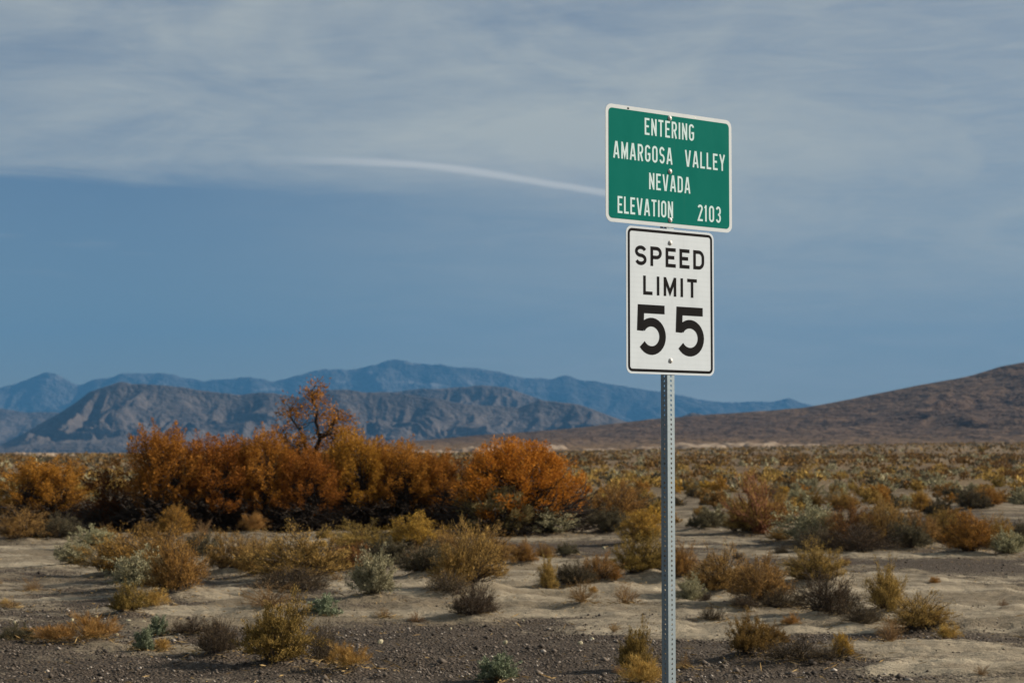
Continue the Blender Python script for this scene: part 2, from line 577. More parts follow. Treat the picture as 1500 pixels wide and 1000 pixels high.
def patch_gravel(x, y):
    g = np.full_like(x, 0.0)
    wx = x + 0.9 * fbm(x / 2.5, y / 2.5, 3); wy = y + 1.1 * fbm(x / 2.2 + 40, y / 2.2, 3)
    for (px, py, rx, ry, s) in PATCH:
        d = ray(px, py); yc = d[1] * (-EYE / d[2]); xc = d[0] * (-EYE / d[2])
        d1 = ray(px, py - ry); d2 = ray(px, min(py + ry, 1400))
        y1 = d1[1] * (-EYE / d1[2]); y2 = d2[1] * (-EYE / d2[2])
        ryw = abs(y1 - y2) / 2; ycm = (y1 + y2) / 2
        rxw = rx * yc / F_PX
        q = ((wx - xc) / rxw) ** 2 + ((wy - ycm) / ryw) ** 2
        g = g + s * np.exp(-q * 1.1)
    return np.clip(0.535 + 0.52 * g + 0.42 * fbm(x / 1.5, y / 0.8, 4, 0.6), 0, 1)


def make_ground():
    ca = np.radians(np.linspace(-19, 19, 430))
    side = np.radians(np.linspace(19, 341, 60))[1:-1]
    ang = np.concatenate([ca, side])
    rad = np.concatenate([np.linspace(0.05, 12.0, 14)[:-1], np.geomspace(12, 62, 300)[:-1], np.geomspace(62, 420, 70)[:-1],
                          np.geomspace(420, 42000, 40)])
    A, R = np.meshgrid(ang, rad)
    X = R * np.sin(A); Y = R * np.cos(A)
    x, y = X.ravel(), Y.ravel()
    z = land(x, y) + mound_z(x, y)
    g = patch_gravel(x, y)
    r = np.hypot(x, y)
    near = 1 - sstep(40, 62, r)
    rough = sstep(0.15, 0.6, 1 - g)
    z += near * (0.026 * fbm(x / 0.4, y / 0.3, 4, 0.6) * (0.6 + rough) + 0.032 * rough * ridged(x / 1.3, y / 0.55 + 9, 2) - 0.01)
    nA, nR = len(ang), len(rad)
    idx = np.arange(nA * nR).reshape(nR, nA)
    nxt = np.roll(idx, -1, axis=1)
    F = np.stack([idx[:-1], nxt[:-1], nxt[1:], idx[1:]], -1).reshape(-1, 4)[:, ::-1]
    V = np.stack([x, y, z], 1)
    me = mesh_from('ground', V, F, [MAT['ground']], smooth=True)
    at = me.attributes.new('gravel', 'FLOAT', 'POINT')
    at.data.foreach_set('value', g.astype(np.float32))
    o = link('ground', me)
    tag(o, kind='structure')
    return o


def ground_mat():
    m, t, out = new_mat('desert_ground')
    geo = t.n('ShaderNodeNewGeometry')
    pos = geo.outputs['Position']
    a = t.n('ShaderNodeAttribute', attribute_name='gravel')
    n1 = t.noise(pos, 2.2, 5, 0.65)
    n2 = t.noise(pos, 14.0, 4, 0.7)
    n3 = t.noise(t.mapping(pos, (0.25, 0.9, 1)), 1.0, 4, 0.6)
    gm = t.math('ADD', a.outputs['Fac'], t.math('MULTIPLY_ADD', n1, 0.7, -0.35))
    gm = t.math('ADD', gm, t.math('MULTIPLY_ADD', n2, 0.9, -0.45))
    n4 = t.noise(t.mapping(pos, (1.0, 2.6, 1)), 1.1, 6, 0.7, 0.8)
    gm = t.math('ADD', gm, t.math('MULTIPLY_ADD', n4, 1.1, -0.55))
    gm = t.step(gm, 0.32, 0.8)
    sand = t.mix(t.step(n3, 0.38, 0.68), (0.145, 0.12, 0.084), (0.305, 0.266, 0.198))
    sand = t.mix(t.step(n2, 0.55, 0.75, 0, 0.45), sand, (0.098, 0.075, 0.052))
    sand = t.mix(t.step(t.noise(t.mapping(pos, (1.2, 5, 1)), 1.6, 5, 0.7, 0.5), 0.5, 0.68, 0, 0.6), sand, (0.111, 0.086, 0.061))
    vor = t.n('ShaderNodeTexVoronoi', feature='F1')
    t.put(vor.inputs['Vector'], pos)
    vor.inputs['Scale'].default_value = 34.0
    cellv = t.n('ShaderNodeSeparateColor')
    t.put(cellv.inputs[0], vor.outputs['Color'])
    peb = t.mix(cellv.outputs[0], (0.025, 0.019, 0.015), (0.074, 0.058, 0.044))
    peb = t.mix(t.step(cellv.outputs[1], 0.93, 0.97), peb, (0.166, 0.145, 0.123))
    grav = t.mix(t.step(n1, 0.3, 0.7, 0.15, 0.6), peb, (0.061, 0.048, 0.036))
    c = t.mix(gm, sand, grav)
    # far out the soil between the shrubs is dun with litter
    dist = t.n('ShaderNodeVectorMath', operation='LENGTH')
    t.put(dist.inputs[0], pos)
    farn = t.noise(t.mapping(pos, (0.02, 0.008, 1)), 1.0, 4, 0.6)
    farn2 = t.noise(t.mapping(pos, (0.25, 0.1, 1)), 1.0, 4, 0.7)
    farc = t.mix(t.step(farn, 0.35, 0.65), (0.105, 0.072, 0.04), (0.165, 0.118, 0.066))
    farc = t.mix(t.step(farn2, 0.45, 0.65, 0, 0.6), farc, (0.072, 0.053, 0.034))
    c = t.mix(t.step(dist.outputs['Value'], 42.0, 120.0), c, farc)
    n5 = t.noise(t.mapping(pos, (3.0, 7.5, 3)), 1.3, 5, 0.68, 1.2)
    h = t.math('ADD', t.math('MULTIPLY', vor.outputs['Distance'], t.math('MULTIPLY_ADD', gm, -1.0, -0.1)), t.math('MULTIPLY', n2, 0.8))
    h = t.math('ADD', h, t.math('MULTIPLY', n5, t.math('MULTIPLY_ADD', gm, -1.0, 1.9)))
    nrm = bump(t, h, 0.8, 0.03)
    pbsdf(t, out, c, 0.92, 0, 0.15, nrm)
    return m


MAT = {}
MAT['ground'] = ground_mat()
make_ground()


# ------------------------------------------------------------------ mountains
def rock_mat(name, c1, c2, c3, s, pale=0.0, plain=False):
    m, t, out = new_mat(name)
    geo = t.n('ShaderNodeNewGeometry')
    pos = geo.outputs['Position']
    n1 = t.noise(t.mapping(pos, (1, 1, 2.5)), s, 5, 0.6, 0.4)
    n2 = t.noise(pos, s * 6, 4, 0.6)
    c = t.mix(t.step(n1, 0.38, 0.62), c1, c2)
    c = t.mix(t.step(n2, 0.5, 0.68, 0, 0.6), c, c3)
    if pale:
        n3 = t.noise(t.mapping(pos, (1, 1, 6), loc=(80, 9, 4)), s * 1.7, 4, 0.6, 0.3)
        c = t.mix(t.step(n3, 0.6, 0.68, 0, pale), c, tuple(min(v * 2.6, 0.4) for v in c2))
    if plain:      # low on the fan the same dun scrub as on the plain
        sx = t.n('ShaderNodeSeparateXYZ'); t.put(sx.inputs[0], pos)
        lo_ = t.step(t.math('ADD', sx.outputs[2], t.math('MULTIPLY', n1, 26.0)), 12.0, 38.0, 0.85, 0.0)
        c = t.mix(lo_, c, (0.15, 0.098, 0.05))
    pbsdf(t, out, c, 0.95, 0, 0.1, bump(t, n2, 0.6, 0.25 / s))
    return m


def mountain(name, trace, D, front, back, mat, nx, nv, lam, amp, seed, crest=0.01, power=1.15):
    tx = np.array([at_depth(p[0], p[1], D)[0] for p in trace]); tz = np.array([at_depth(p[0], p[1], D)[2] for p in trace])
    xs = np.linspace(tx[0], tx[-1], nx)
    zr = np.maximum(np.interp(xs, tx, tz), 0.0)
    fade = np.minimum(sstep(0, 0.03, (xs - xs[0]) / (xs[-1] - xs[0])), sstep(0, 0.03, (xs[-1] - xs) / (xs[-1] - xs[0])))
    kk = np.exp(-np.linspace(-3, 3, 7) ** 2); kk /= kk.sum()
    zr = np.convolve(np.pad(zr, 3, mode='edge'), kk, mode='valid') * fade
    v = np.concatenate([np.linspace(0, 1, nv), 1 + np.linspace(0, 1, nv // 4)[1:]])
    X, Vv = np.meshgrid(xs, v)
    ZR = np.broadcast_to(zr, X.shape)
    Yc = np.where(Vv <= 1, D - front * (1 - Vv), D + back * (Vv - 1))
    wX = X + lam * 0.55 * fbm(X / lam * 0.7 + seed, Yc / lam * 0.7, 3)
    wY = Yc + lam * 0.5 * fbm(X / lam * 0.7 - seed, Yc / lam * 0.7 + 5, 3)
    r = ridged(wX / lam + seed * 3.1, wY / (lam * 2.2) + seed, 5, 0.55)
    r2 = ridged(wX / (lam * 0.36) + seed, wY / (lam * 0.75), 3, 0.5)
    s = np.where(Vv <= 1, Vv ** power, np.clip(2 - Vv, 0, 1) ** 1.1)
    wgt = np.where(Vv <= 1, (1 - Vv ** 4), sstep(0, .3, 2 - Vv) * 0.5) * (0.35 + 0.65 * sstep(0, 0.3, Vv))
    Z = ZR * s * (1 - amp * (1 - r) * wgt - amp * 0.42 * (1 - r2) * wgt)
    Z = Z + ZR * crest * fbm(X / (lam * 0.25), Yc / (lam * 0.25) + seed, 3) * sstep(0.2, 1, s)
    Z = Z - 8.0 * (1 - sstep(0.0, 0.08, s))
    V = np.stack([X.ravel(), Yc.ravel(), Z.ravel()], 1)
    nr, nc = X.shape
    idx = np.arange(nr * nc).reshape(nr, nc)
    F = np.stack([idx[:-1, :-1], idx[:-1, 1:], idx[1:, 1:], idx[1:, :-1]], -1).reshape(-1, 4)
    me = mesh_from(name, V, F, [mat], smooth=True)
    o = link(name, me)
    tag(o, kind='structure')
    return o


MAT['rock_near'] = rock_mat('purple_brown_rock', (0.056, 0.048, 0.045), (0.092, 0.078, 0.07), (0.042, 0.036, 0.034), 0.004, 0.12)
MAT['rock_far'] = rock_mat('far_rock', (0.042, 0.044, 0.046), (0.075, 0.076, 0.078), (0.03, 0.031, 0.033), 0.0009, 0.45)
MAT['rock_hill'] = rock_mat('brown_fan', (0.062, 0.040, 0.027), (0.085, 0.056, 0.037), (0.04, 0.026, 0.019), 0.006, 0.12, True)

FAR = [(-420, 575), (-250, 560), (-100, 562), (0, 568), (20, 563), (45, 552), (70, 545), (90, 550), (105, 560), (115, 564), (150, 553), (175, 548),
       (210, 546), (250, 549), (275, 553), (300, 559), (320, 556), (360, 552), (400, 556), (430, 553), (455, 545), (480, 541), (520, 540),
       (545, 535), (570, 527), (600, 530), (640, 536), (700, 540), (730, 546), (760, 551), (800, 556), (830, 551), (850, 556), (880, 560),
       (930, 567), (980, 576), (1020, 584), (1050, 588), (1075, 590), (1100, 588), (1130, 588), (1155, 584), (1175, 591), (1230, 602), (1330, 622), (1480, 650)]
NEAR = [(-420, 600), (-260, 625), (-120, 640), (0, 652), (30, 638), (55, 622), (90, 603), (110, 590), (130, 575), (150, 566), (178, 559), (200, 562),
        (240, 564), (265, 566), (290, 572), (320, 575), (350, 578), (380, 575), (400, 575), (420, 579), (440, 581), (480, 570), (500, 570),
        (530, 574), (560, 573), (600, 578), (640, 583), (680, 592), (720, 594), (760, 596), (790, 586), (815, 588), (845, 591), (860, 596), (880, 604),
        (900, 611), (930, 622), (980, 640), (1040, 655)]
MID = [(480, 640), (540, 600), (570, 575), (600, 571), (620, 569), (645, 569), (680, 566), (710, 564), (740, 567), (765, 575), (790, 584), (830, 600), (900, 625), (960, 645)]
LEFT = [(-380, 590), (-200, 600), (-60, 596), (0, 598), (40, 604), (80, 603), (112, 608), (150, 622), (200, 640), (260, 655)]
KNOB = [(960, 640), (985, 618), (1003, 608), (1014, 604), (1026, 606), (1045, 614), (1090, 640)]
HILL = [(250, 661.5), (400, 659.5), (500, 656), (560, 650), (600, 646), (650, 642), (700, 637), (750, 634), (800, 630), (850, 626), (900, 620), (950, 614), (1000, 610),
        (1050, 606), (1130, 601), (1175, 597), (1250, 584), (1300, 573), (1350, 563), (1425, 550), (1465, 537), (1500, 530), (1600, 512),
        (1800, 480), (2050, 470), (2400, 500), (2700, 560)]
mountain('far_mountains', FAR, 24000, 3000, 3000, MAT['rock_far'], 460, 90, 1000, 0.7, 2.3, 0.035, 0.8)
mountain('left_hills', LEFT, 13000, 900, 900, MAT['rock_near'], 160, 40, 300, 0.5, 7.1, 0.01, 0.8)
mountain('mesa_hills', MID, 11500, 600, 900, MAT['rock_near'], 220, 60, 230, 0.55, 4.7, 0.01, 0.6)
mountain('dark_knob', KNOB, 6500, 350, 350, MAT['rock_near'], 60, 30, 120, 0.3, 1.7)
mountain('near_mountains', NEAR, 9000, 950, 900, MAT['rock_near'], 720, 160, 400, 0.82, 3.3, 0.02, 0.75)
mountain('brown_hill', HILL, 3000, 1400, 1200, MAT['rock_hill'], 460, 130, 230, 0.38, 9.2, 0.01, 1.15)


# pale clay banks at the foot of the slope
def clay_mat():
    m, t, out = new_mat('pale_clay')
    geo = t.n('ShaderNodeNewGeometry')
    n = t.noise(geo.outputs['Position'], 0.12, 4, 0.6)
    c = t.mix(t.step(n, 0.4, 0.65), (0.27, 0.215, 0.16), (0.16, 0.115, 0.08))
    pbsdf(t, out, c, 0.95, 0, 0.1)
    return m


MAT['clay'] = clay_mat()
CLAY = [(620, 657, 26, 5, 1500), (695, 655, 26, 7, 1500), (655, 659, 20, 3, 1450), (780, 652, 26, 4, 1450), (735, 641, 18, 5, 1900), (800, 641, 22, 4, 1900),
        (880, 657, 24, 3, 1450), (960, 657, 26, 4, 1400), (1025, 654, 46, 6, 1400), (1100, 652, 40, 6, 1400), (1180, 657, 24, 3, 1300), 
        (30, 669, 14, 4, 900), (62, 671, 22, 4, 860), (95, 668, 14, 3, 880)]
for i, (px, py, hw, hh, D) in enumerate(CLAY):
    x0 = at_depth(px, py, D)[0]
    zb = float(land(np.array([x0]), np.array([float(D)]))[0]) + (3.0 if D > 1600 else 0.0)
    rx = hw * 1.3 * D / F_PX; hz = 2 * hh * D / F_PX
    n = 22
    u = np.linspace(-1, 1, n); U, Q = np.meshgrid(u, u)
    X = x0 + U * rx * 1.25; Y = D + Q * rx * 1.6
    rr = np.hypot(U, Q)
    prof = sstep(1.0, 0.55, rr * (1 + 0.35 * fbm(U * 2.1 + i * 3, Q * 2.1, 3)))
    Z = zb - hz * 0.5 + (hz * 1.25) * prof * (0.75 + 0.5 * fbm(U * 3 + i, Q * 3, 3)) + hz * 0.08 * fbm(U * 8 + i, Q * 8, 2)
    idx = np.arange(n * n).reshape(n, n)
    F = np.stack([idx[:-1, :-1], idx[:-1, 1:], idx[1:, 1:], idx[1:, :-1]], -1).reshape(-1, 4)
    o = link('clay_bank', mesh_from('clay_bank', np.stack([X.ravel(), Y.ravel(), Z.ravel()], 1), F, [MAT['clay']], smooth=True))
    tag(o, kind='structure')

# ------------------------------------------------------------------ haze
hz_bm = [(-32000, -600, -30), (32000, -600, -30), (32000, 28600, -30), (-32000, 28600, -30),
         (-32000, -600, 1750), (32000, -600, 1750), (32000, 28600, 1750), (-32000, 28600, 1750)]
hf = [(0, 3, 2, 1), (4, 5, 6, 7), (0, 1, 5, 4), (1, 2, 6, 5), (2, 3, 7, 6), (3, 0, 4, 7)]
m, t, out = new_mat('desert_air')
pv = t.n('ShaderNodeVolumePrincipled')
pv.inputs['Color'].default_value = (0.075, 0.27, 0.58, 1)
pv.inputs['Density'].default_value = 4.4e-5
pv.inputs['Anisotropy'].default_value = 0.0
t.put(out.inputs['Volume'], pv.outputs[0])
haze = link('haze', mesh_from('haze', np.array(hz_bm, dtype=float), np.array(hf), [m]))
tag(haze, 'thin blue air over the valley', 'haze', kind='stuff')


# ------------------------------------------------------------------ plant builders
def leaf_mat(name, stops, trans=0.16, dark=0.0):
    m, t, out = new_mat(name)
    geo = t.n('ShaderNodeNewGeometry')
    oi = t.n('ShaderNodeObjectInfo')
    ramp = t.n('ShaderNodeValToRGB')
    cr = ramp.color_ramp
    cr.elements[0].position = 0.0; cr.elements[0].color = (*stops[0], 1)
    cr.elements[1].position = 1.0; cr.elements[1].color = (*stops[-1], 1)
    for i, s in enumerate(stops[1:-1]):
        e = cr.elements.new((i + 1) / (len(stops) - 1)); e.color = (*s, 1)
    t.put(ramp.inputs[0], geo.outputs['Random Per Island'])
    hs = t.n('ShaderNodeHueSaturation')
    t.put(hs.inputs['Hue'], t.math('MULTIPLY_ADD', oi.outputs['Random'], 0.03, 0.485))
    t.put(hs.inputs['Value'], t.math('MULTIPLY_ADD', oi.outputs['Random'], 0.35, 0.82))
    t.put(hs.inputs['Color'], ramp.outputs[0])
    d = t.n('ShaderNodeBsdfDiffuse'); t.put(d.inputs[0], hs.outputs[0])
    tr = t.n('ShaderNodeBsdfTranslucent'); t.put(tr.inputs[0], hs.outputs[0])
    mx = t.n('ShaderNodeMixShader'); mx.inputs[0].default_value = trans
    t.put(mx.inputs[1], d.outputs[0]); t.put(mx.inputs[2], tr.outputs[0])
    t.put(out.inputs[0], mx.outputs[0])
    return m


def bark_mat(name, a, b):
    m, t, out = new_mat(name)
    geo = t.n('ShaderNodeNewGeometry')
    n = t.noise(geo.outputs['Position'], 30, 4, 0.6)
    c = t.mix(n, a, b)
    c = t.mix(t.math('MULTIPLY', geo.outputs['Random Per Island'], 0.5), c, a)
    pbsdf(t, out, c, 0.9, 0, 0.15)
    return m


MAT['l_gold'] = leaf_mat('golden_heads', [(0.20, 0.11, 0.03), (0.36, 0.20, 0.045), (0.48, 0.29, 0.07)])
MAT['l_rust'] = leaf_mat('rusty_twigs', [(0.12, 0.065, 0.025), (0.28, 0.15, 0.045), (0.40, 0.225, 0.07)])
MAT['l_tan'] = leaf_mat('tan_twigs', [(0.12, 0.075, 0.026), (0.30, 0.19, 0.06), (0.46, 0.305, 0.105)])
MAT['l_olive'] = leaf_mat('olive_leaves', [(0.10, 0.07, 0.024), (0.215, 0.143, 0.043), (0.33, 0.22, 0.075)])
MAT['l_sage'] = leaf_mat('dark_sage_leaves', [(0.055, 0.05, 0.035), (0.10, 0.09, 0.06), (0.16, 0.13, 0.075)])
MAT['l_pale'] = leaf_mat('silver_leaves', [(0.16, 0.145, 0.085), (0.29, 0.27, 0.165), (0.39, 0.36, 0.24)])
MAT['l_mint'] = leaf_mat('mint_leaves', [(0.10, 0.13, 0.075), (0.20, 0.235, 0.15), (0.30, 0.33, 0.23)])
MAT['l_weed'] = leaf_mat('dry_weed', [(0.13, 0.08, 0.04), (0.24, 0.15, 0.07), (0.32, 0.22, 0.12)])
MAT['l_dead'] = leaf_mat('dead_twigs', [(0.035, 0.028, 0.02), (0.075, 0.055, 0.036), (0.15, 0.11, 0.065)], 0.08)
MAT['l_grass'] = leaf_mat('straw', [(0.22, 0.12, 0.035), (0.36, 0.22, 0.06), (0.45, 0.31, 0.12)])
MAT['l_tam'] = leaf_mat('orange_tamarisk', [(0.18, 0.075, 0.018), (0.31, 0.135, 0.026), (0.41, 0.19, 0.04)], 0.25)
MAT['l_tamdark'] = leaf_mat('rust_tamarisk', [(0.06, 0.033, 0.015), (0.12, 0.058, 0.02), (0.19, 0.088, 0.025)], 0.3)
MAT['l_tambright'] = leaf_mat('bright_tamarisk', [(0.30, 0.135, 0.018), (0.46, 0.215, 0.027), (0.58, 0.30, 0.045)], 0.25)
MAT['l_khaki'] = leaf_mat('khaki_leaves', [(0.15, 0.125, 0.05), (0.29, 0.245, 0.10), (0.40, 0.34, 0.16)])
MAT['l_plain'] = leaf_mat('plain_scrub', [(0.09, 0.055, 0.022), (0.17, 0.105, 0.038), (0.25, 0.155, 0.06)], 0.12)
MAT['bark'] = bark_mat('dark_bark', (0.028, 0.022, 0.018), (0.065, 0.05, 0.04))
MAT['stem'] = bark_mat('grey_stem', (0.038, 0.029, 0.021), (0.085, 0.064, 0.045))
MAT['redstem'] = bark_mat('red_stem', (0.13, 0.055, 0.03), (0.22, 0.10, 0.05))


def unit(a):
    return a / np.maximum(np.linalg.norm(a, axis=-1, keepdims=True), 1e-9)


def blades(C, D, L, Wd, r, N=None):
    """diamond leaves: centre base C, direction D, length L, width W"""
    n = len(C)
    D = unit(D)
    # leaves turn their faces roughly outward (N) when it is given
    S = unit(np.cross(D, r.normal(size=(n, 3)) if N is None else unit(N) + r.normal(size=(n, 3)) * 0.38))
    L = np.broadcast_to(L, (n,))[:, None]; Wd = np.broadcast_to(Wd, (n,))[:, None]
    m = C + D * L * 0.5
    V = np.stack([C, m + S * Wd * 0.5, C + D * L, m - S * Wd * 0.5], 1).reshape(-1, 3)
    F = np.arange(4 * n).reshape(n, 4)
    return V, F


def tubes(P, r0, r1):
    """P (n, k, 3) polylines -> three-sided tapering tubes"""
    n, k, _ = P.shape
    ax = unit(P[:, -1] - P[:, 0])
    ref = np.where(np.abs(ax[:, 2:3]) > 0.8, np.array([[1.0, 0, 0]]), np.array([[0, 0, 1.0]]))
    s = unit(np.cross(ax, ref)); q = np.cross(ax, s)
    tt = np.linspace(0, 1, k)[None, :, None]
    r0 = np.broadcast_to(r0, (n,))[:, None, None]; r1 = np.broadcast_to(r1, (n,))[:, None, None]
    rad = r0 + (r1 - r0) * tt
    rings = []
    for j in range(3):
        a = 2 * pi * j / 3
        rings.append(P + (s * cos(a) + q * sin(a))[:, None, :] * rad)
    V = np.stack(rings, 2).reshape(-1, 3)           # n, k, 3rings
    base = np.arange(n * k * 3).reshape(n, k, 3)
    F = []
    for j in range(3):
        j2 = (j + 1) % 3
        F.append(np.stack([base[:, :-1, j], base[:, :-1, j2], base[:, 1:, j2], base[:, 1:, j]], -1).reshape(-1, 4))
    return V, np.concatenate(F)


def bez(a, b, c, k):
    t = np.linspace(0, 1, k)[None, :, None]
    return a[:, None] * (1 - t) ** 2 + 2 * b[:, None] * t * (1 - t) + c[:, None] * t * t


def join(parts):
    Vs, Fs, o = [], [], 0
    for V, F in parts:
        Vs.append(V); Fs.append(F + o); o += len(V)
    return np.concatenate(Vs), np.concatenate(Fs)


def shrub(seed, H=0.6, nst=60, ntw=5, nleaf=8000, L=0.035, Wr=0.25, lo=0.35, upright=0.4, lobes=0.3, spread=1.0, twl=0.13, srad=0.006, base=0.06,
          droop=0.0, leafjit=0.02):
    r = np.random.default_rng(seed)
    th = r.random(nst) * 2 * pi
    ph = np.arccos(1 - r.random(nst) * spread * 0.95)
    lob = 1 + lobes * np.array([sin(3 * t + seed) * cos(2.3 * p + seed * 1.7) for t, p in zip(th, ph)]) + 0.12 * r.normal(size=nst)
    lob = np.clip(lob, 0.55, 1.22) * (0.78 + 0.22 * r.random(nst))
    d = np.stack([np.sin(ph) * np.cos(th) * 0.5, np.sin(ph) * np.sin(th) * 0.5, np.cos(ph) * H], 1)
    tip = d * lob[:, None]
    tip[:, 2] = np.maximum(tip[:, 2], 0.06 * H) * (1 - droop * np.sin(ph))
    b = np.stack([r.normal(size=nst) * base, r.normal(size=nst) * base, np.full(nst, -0.02)], 1)
    ctrl = b + (tip - b) * np.array([0.45, 0.45, 0.62]) + np.array([0, 0, upright * 0.12]) + r.normal(size=(nst, 3)) * 0.03
    k = 5
    P = bez(b, ctrl, tip, k)
    P[:, 1:] += r.normal(size=(nst, k - 1, 3)) * 0.008
    stems = [tubes(P, srad * (0.7 + 0.6 * r.random(nst)), srad * 0.25)]
    # twigs
    ti = np.repeat(np.arange(nst), ntw)
    tt = lo + (1 - lo) * r.random(len(ti)) ** 0.75
    f = tt * (k - 1); i0 = np.minimum(f.astype(int), k - 2); fr = (f - i0)[:, None]
    tb = P[ti, i0] * (1 - fr) + P[ti, i0 + 1] * fr
    tg = unit(P[ti, i0 + 1] - P[ti, i0])
    out = unit(tb * np.array([1, 1, 0.6]))
    td = unit(tg * 0.8 + out * 0.45 + r.normal(size=tb.shape) * 0.5 + np.array([0, 0, upright]))
    tl = twl * (0.5 + 0.8 * r.random(len(ti)))
    te = tb + td * tl[:, None]
    te[:, 2] = np.maximum(te[:, 2], 0.01)
    tw = np.stack([tb, (tb + te) / 2 + r.normal(size=tb.shape) * 0.008, te], 1)
    stems.append(tubes(tw, srad * 0.35, srad * 0.16))
    # leaves along twigs and upper stems
    li = r.integers(0, len(ti), nleaf)
    u = (r.random(nleaf) ** 0.7)[:, None]
    C = tb[li] * (1 - u) + te[li] * u + r.normal(size=(nleaf, 3)) * leafjit
    D = td[li] + r.normal(size=(nleaf, 3)) * 0.55 + np.array([0, 0, upright * 0.6])
    ll = L * (0.6 + 0.8 * r.random(nleaf))
    C[:, 2] = np.maximum(C[:, 2], 0.004)
    leaves = blades(C, D, ll, ll * Wr, r, C * np.array([1, 1, 0.9]) - np.array([0, 0, 0.12 * H]))
    return join(stems), leaves


def tamarisk(seed, H=1.15, npl=110, nb=190, flo=0.28, plen=0.2, pw=0.045, L=0.035, sparse=False, roundness=0.5, nbase=7):
    """many-stemmed bush; unit width 1; feathery plumes at the ends of the limbs"""
    r = np.random.default_rng(seed)
    # plume roots spread through the crown, thicker towards the shell
    th = r.random(npl) * 2 * pi
    uu = r.random(npl)
    zz = flo + (1 - flo) * (uu ** 0.85)
    env = np.sqrt(np.clip(1 - ((zz - 0.45) / 0.58) ** 2, 0.02, 1)) if roundness > 0.4 else np.clip(1.05 - 0.55 * zz, 0.15, 1)
    rad = 0.5 * env * np.sqrt(0.12 + 0.88 * r.random(npl))
    lump = 1 + 0.22 * np.sin(2 * th + seed) + 0.16 * np.sin(5 * th + 2 * seed) + 0.1 * r.normal(size=npl)
    rad = rad * np.clip(lump, 0.6, 1.25)
    zz = zz * (1 + 0.09 * np.sin(3 * th + seed * 2) * (rad * 2)) * (0.88 + 0.2 * r.random(npl))
    T = np.stack([rad * np.cos(th), rad * np.sin(th), zz * H], 1)
    # limbs
    bi = r.integers(0, nbase, npl)
    ba = r.random(nbase) * 2 * pi
    B0 = np.stack([0.12 * np.cos(ba) * r.random(nbase), 0.12 * np.sin(ba) * r.random(nbase), np.full(nbase, -0.03)], 1)
    lean = np.stack([np.cos(ba) * 0.18, np.sin(ba) * 0.18, np.full(nbase, 0.34 * H)], 1) + r.normal(size=(nbase, 3)) * 0.04
    mainP = bez(B0, B0 + (lean - B0) * np.array([0.25, 0.25, 0.6]), lean, 6)
    wood = [tubes(mainP, 0.02, 0.011)]
    P = bez(lean[bi], lean[bi] * 0.45 + T * 0.55 + np.array([0, 0, 0.05]) + r.normal(size=T.shape) * 0.03, T, 6)
    P[:, 1:-1] += r.normal(size=(npl, 4, 3)) * 0.012
    wood.append(tubes(P, 0.009 + 0.004 * r.random(npl), 0.003))
    # tangle of dark twigs low down
    nt = 1100 if not sparse else 160
    tb = np.stack([r.normal(size=nt) * 0.2, r.normal(size=nt) * 0.2, r.random(nt) * 0.34 * H], 1)
    te = tb + unit(np.stack([tb[:, 0] * 2, tb[:, 1] * 2, np.full(nt, 0.25)], 1) + r.normal(size=(nt, 3)) * 0.35) * (0.12 + 0.18 * r.random(nt))[:, None]
    te[:, 2] = np.maximum(te[:, 2], 0.02)
    wood.append(tubes(np.stack([tb, (tb + te) / 2 + r.normal(size=tb.shape) * 0.02, te], 1), 0.0065, 0.003))
    # plumes
    ax = unit(np.stack([T[:, 0] * 1.1, T[:, 1] * 1.1, 0.35 + 0.6 * zz], 1) + r.normal(size=T.shape) * 0.2)
    pl = plen * (0.6 + 0.8 * r.random(npl))
    n = npl * nb
    pi_ = np.repeat(np.arange(npl), nb)
    u = r.random(n)
    prof = np.sin(pi * np.clip(u * 0.85 + 0.12, 0, 1)) ** 0.8
    off = r.normal(size=(n, 3)) * (pw * prof)[:, None]
    C = T[pi_] + ax[pi_] * ((u - 0.35) * pl[pi_])[:, None] + off
    D = ax[pi_] + unit(off + 1e-6) * 0.5 + r.normal(size=(n, 3)) * 0.45
    ll = L * (0.6 + 0.8 * r.random(n))
    return join(wood), blades(C, D, ll, ll * 0.3, r, off * 14 + (C - np.array([0, 0, 0.45 * H])) * np.array([1, 1, 0.8]))


def norm(st, lf):
    V = lf[0]
    w = 2 * np.percentile(np.hypot(V[:, 0], V[:, 1]), 95)
    H = np.percentile(V[:, 2], 98.5) / w
    return (st[0] / w, st[1]), (lf[0] / w, lf[1]), H


def ragged(seed, n, **kw):
    """a shrub grown from several crowns of unequal height that run into each other"""
    r = np.random.default_rng(seed * 3 + 1)
    S, Lf = [], []
    a0 = r.random() * 6.28
    for i in range(n):
        k2 = dict(kw)
        f = [1.0, 0.78, 0.62, 0.5][i] * r.uniform(0.9, 1.1)
        k2['nst'] = int(kw['nst'] * (0.5 if i == 0 else 0.3)); k2['nleaf'] = int(kw['nleaf'] * f * (0.55 if n > 2 else 0.65))
        k2['L'] = kw['L'] / f; k2['srad'] = kw.get('srad', 0.006)
        st, lf = shrub(seed + i * 13, **k2)
        a = a0 + i * 2.2 + r.normal() * 0.4; d = 0.0 if i == 0 else r.uniform(0.26, 0.46)
        off = np.array([d * cos(a), d * sin(a), 0]); sq = np.array([f * r.uniform(0.9, 1.2), f * r.uniform(0.9, 1.2), f * r.uniform(0.7, 1.0)])
        S.append((st[0] * sq + off, st[1])); Lf.append((lf[0] * sq + off, lf[1]))
    return join(S), join(Lf)


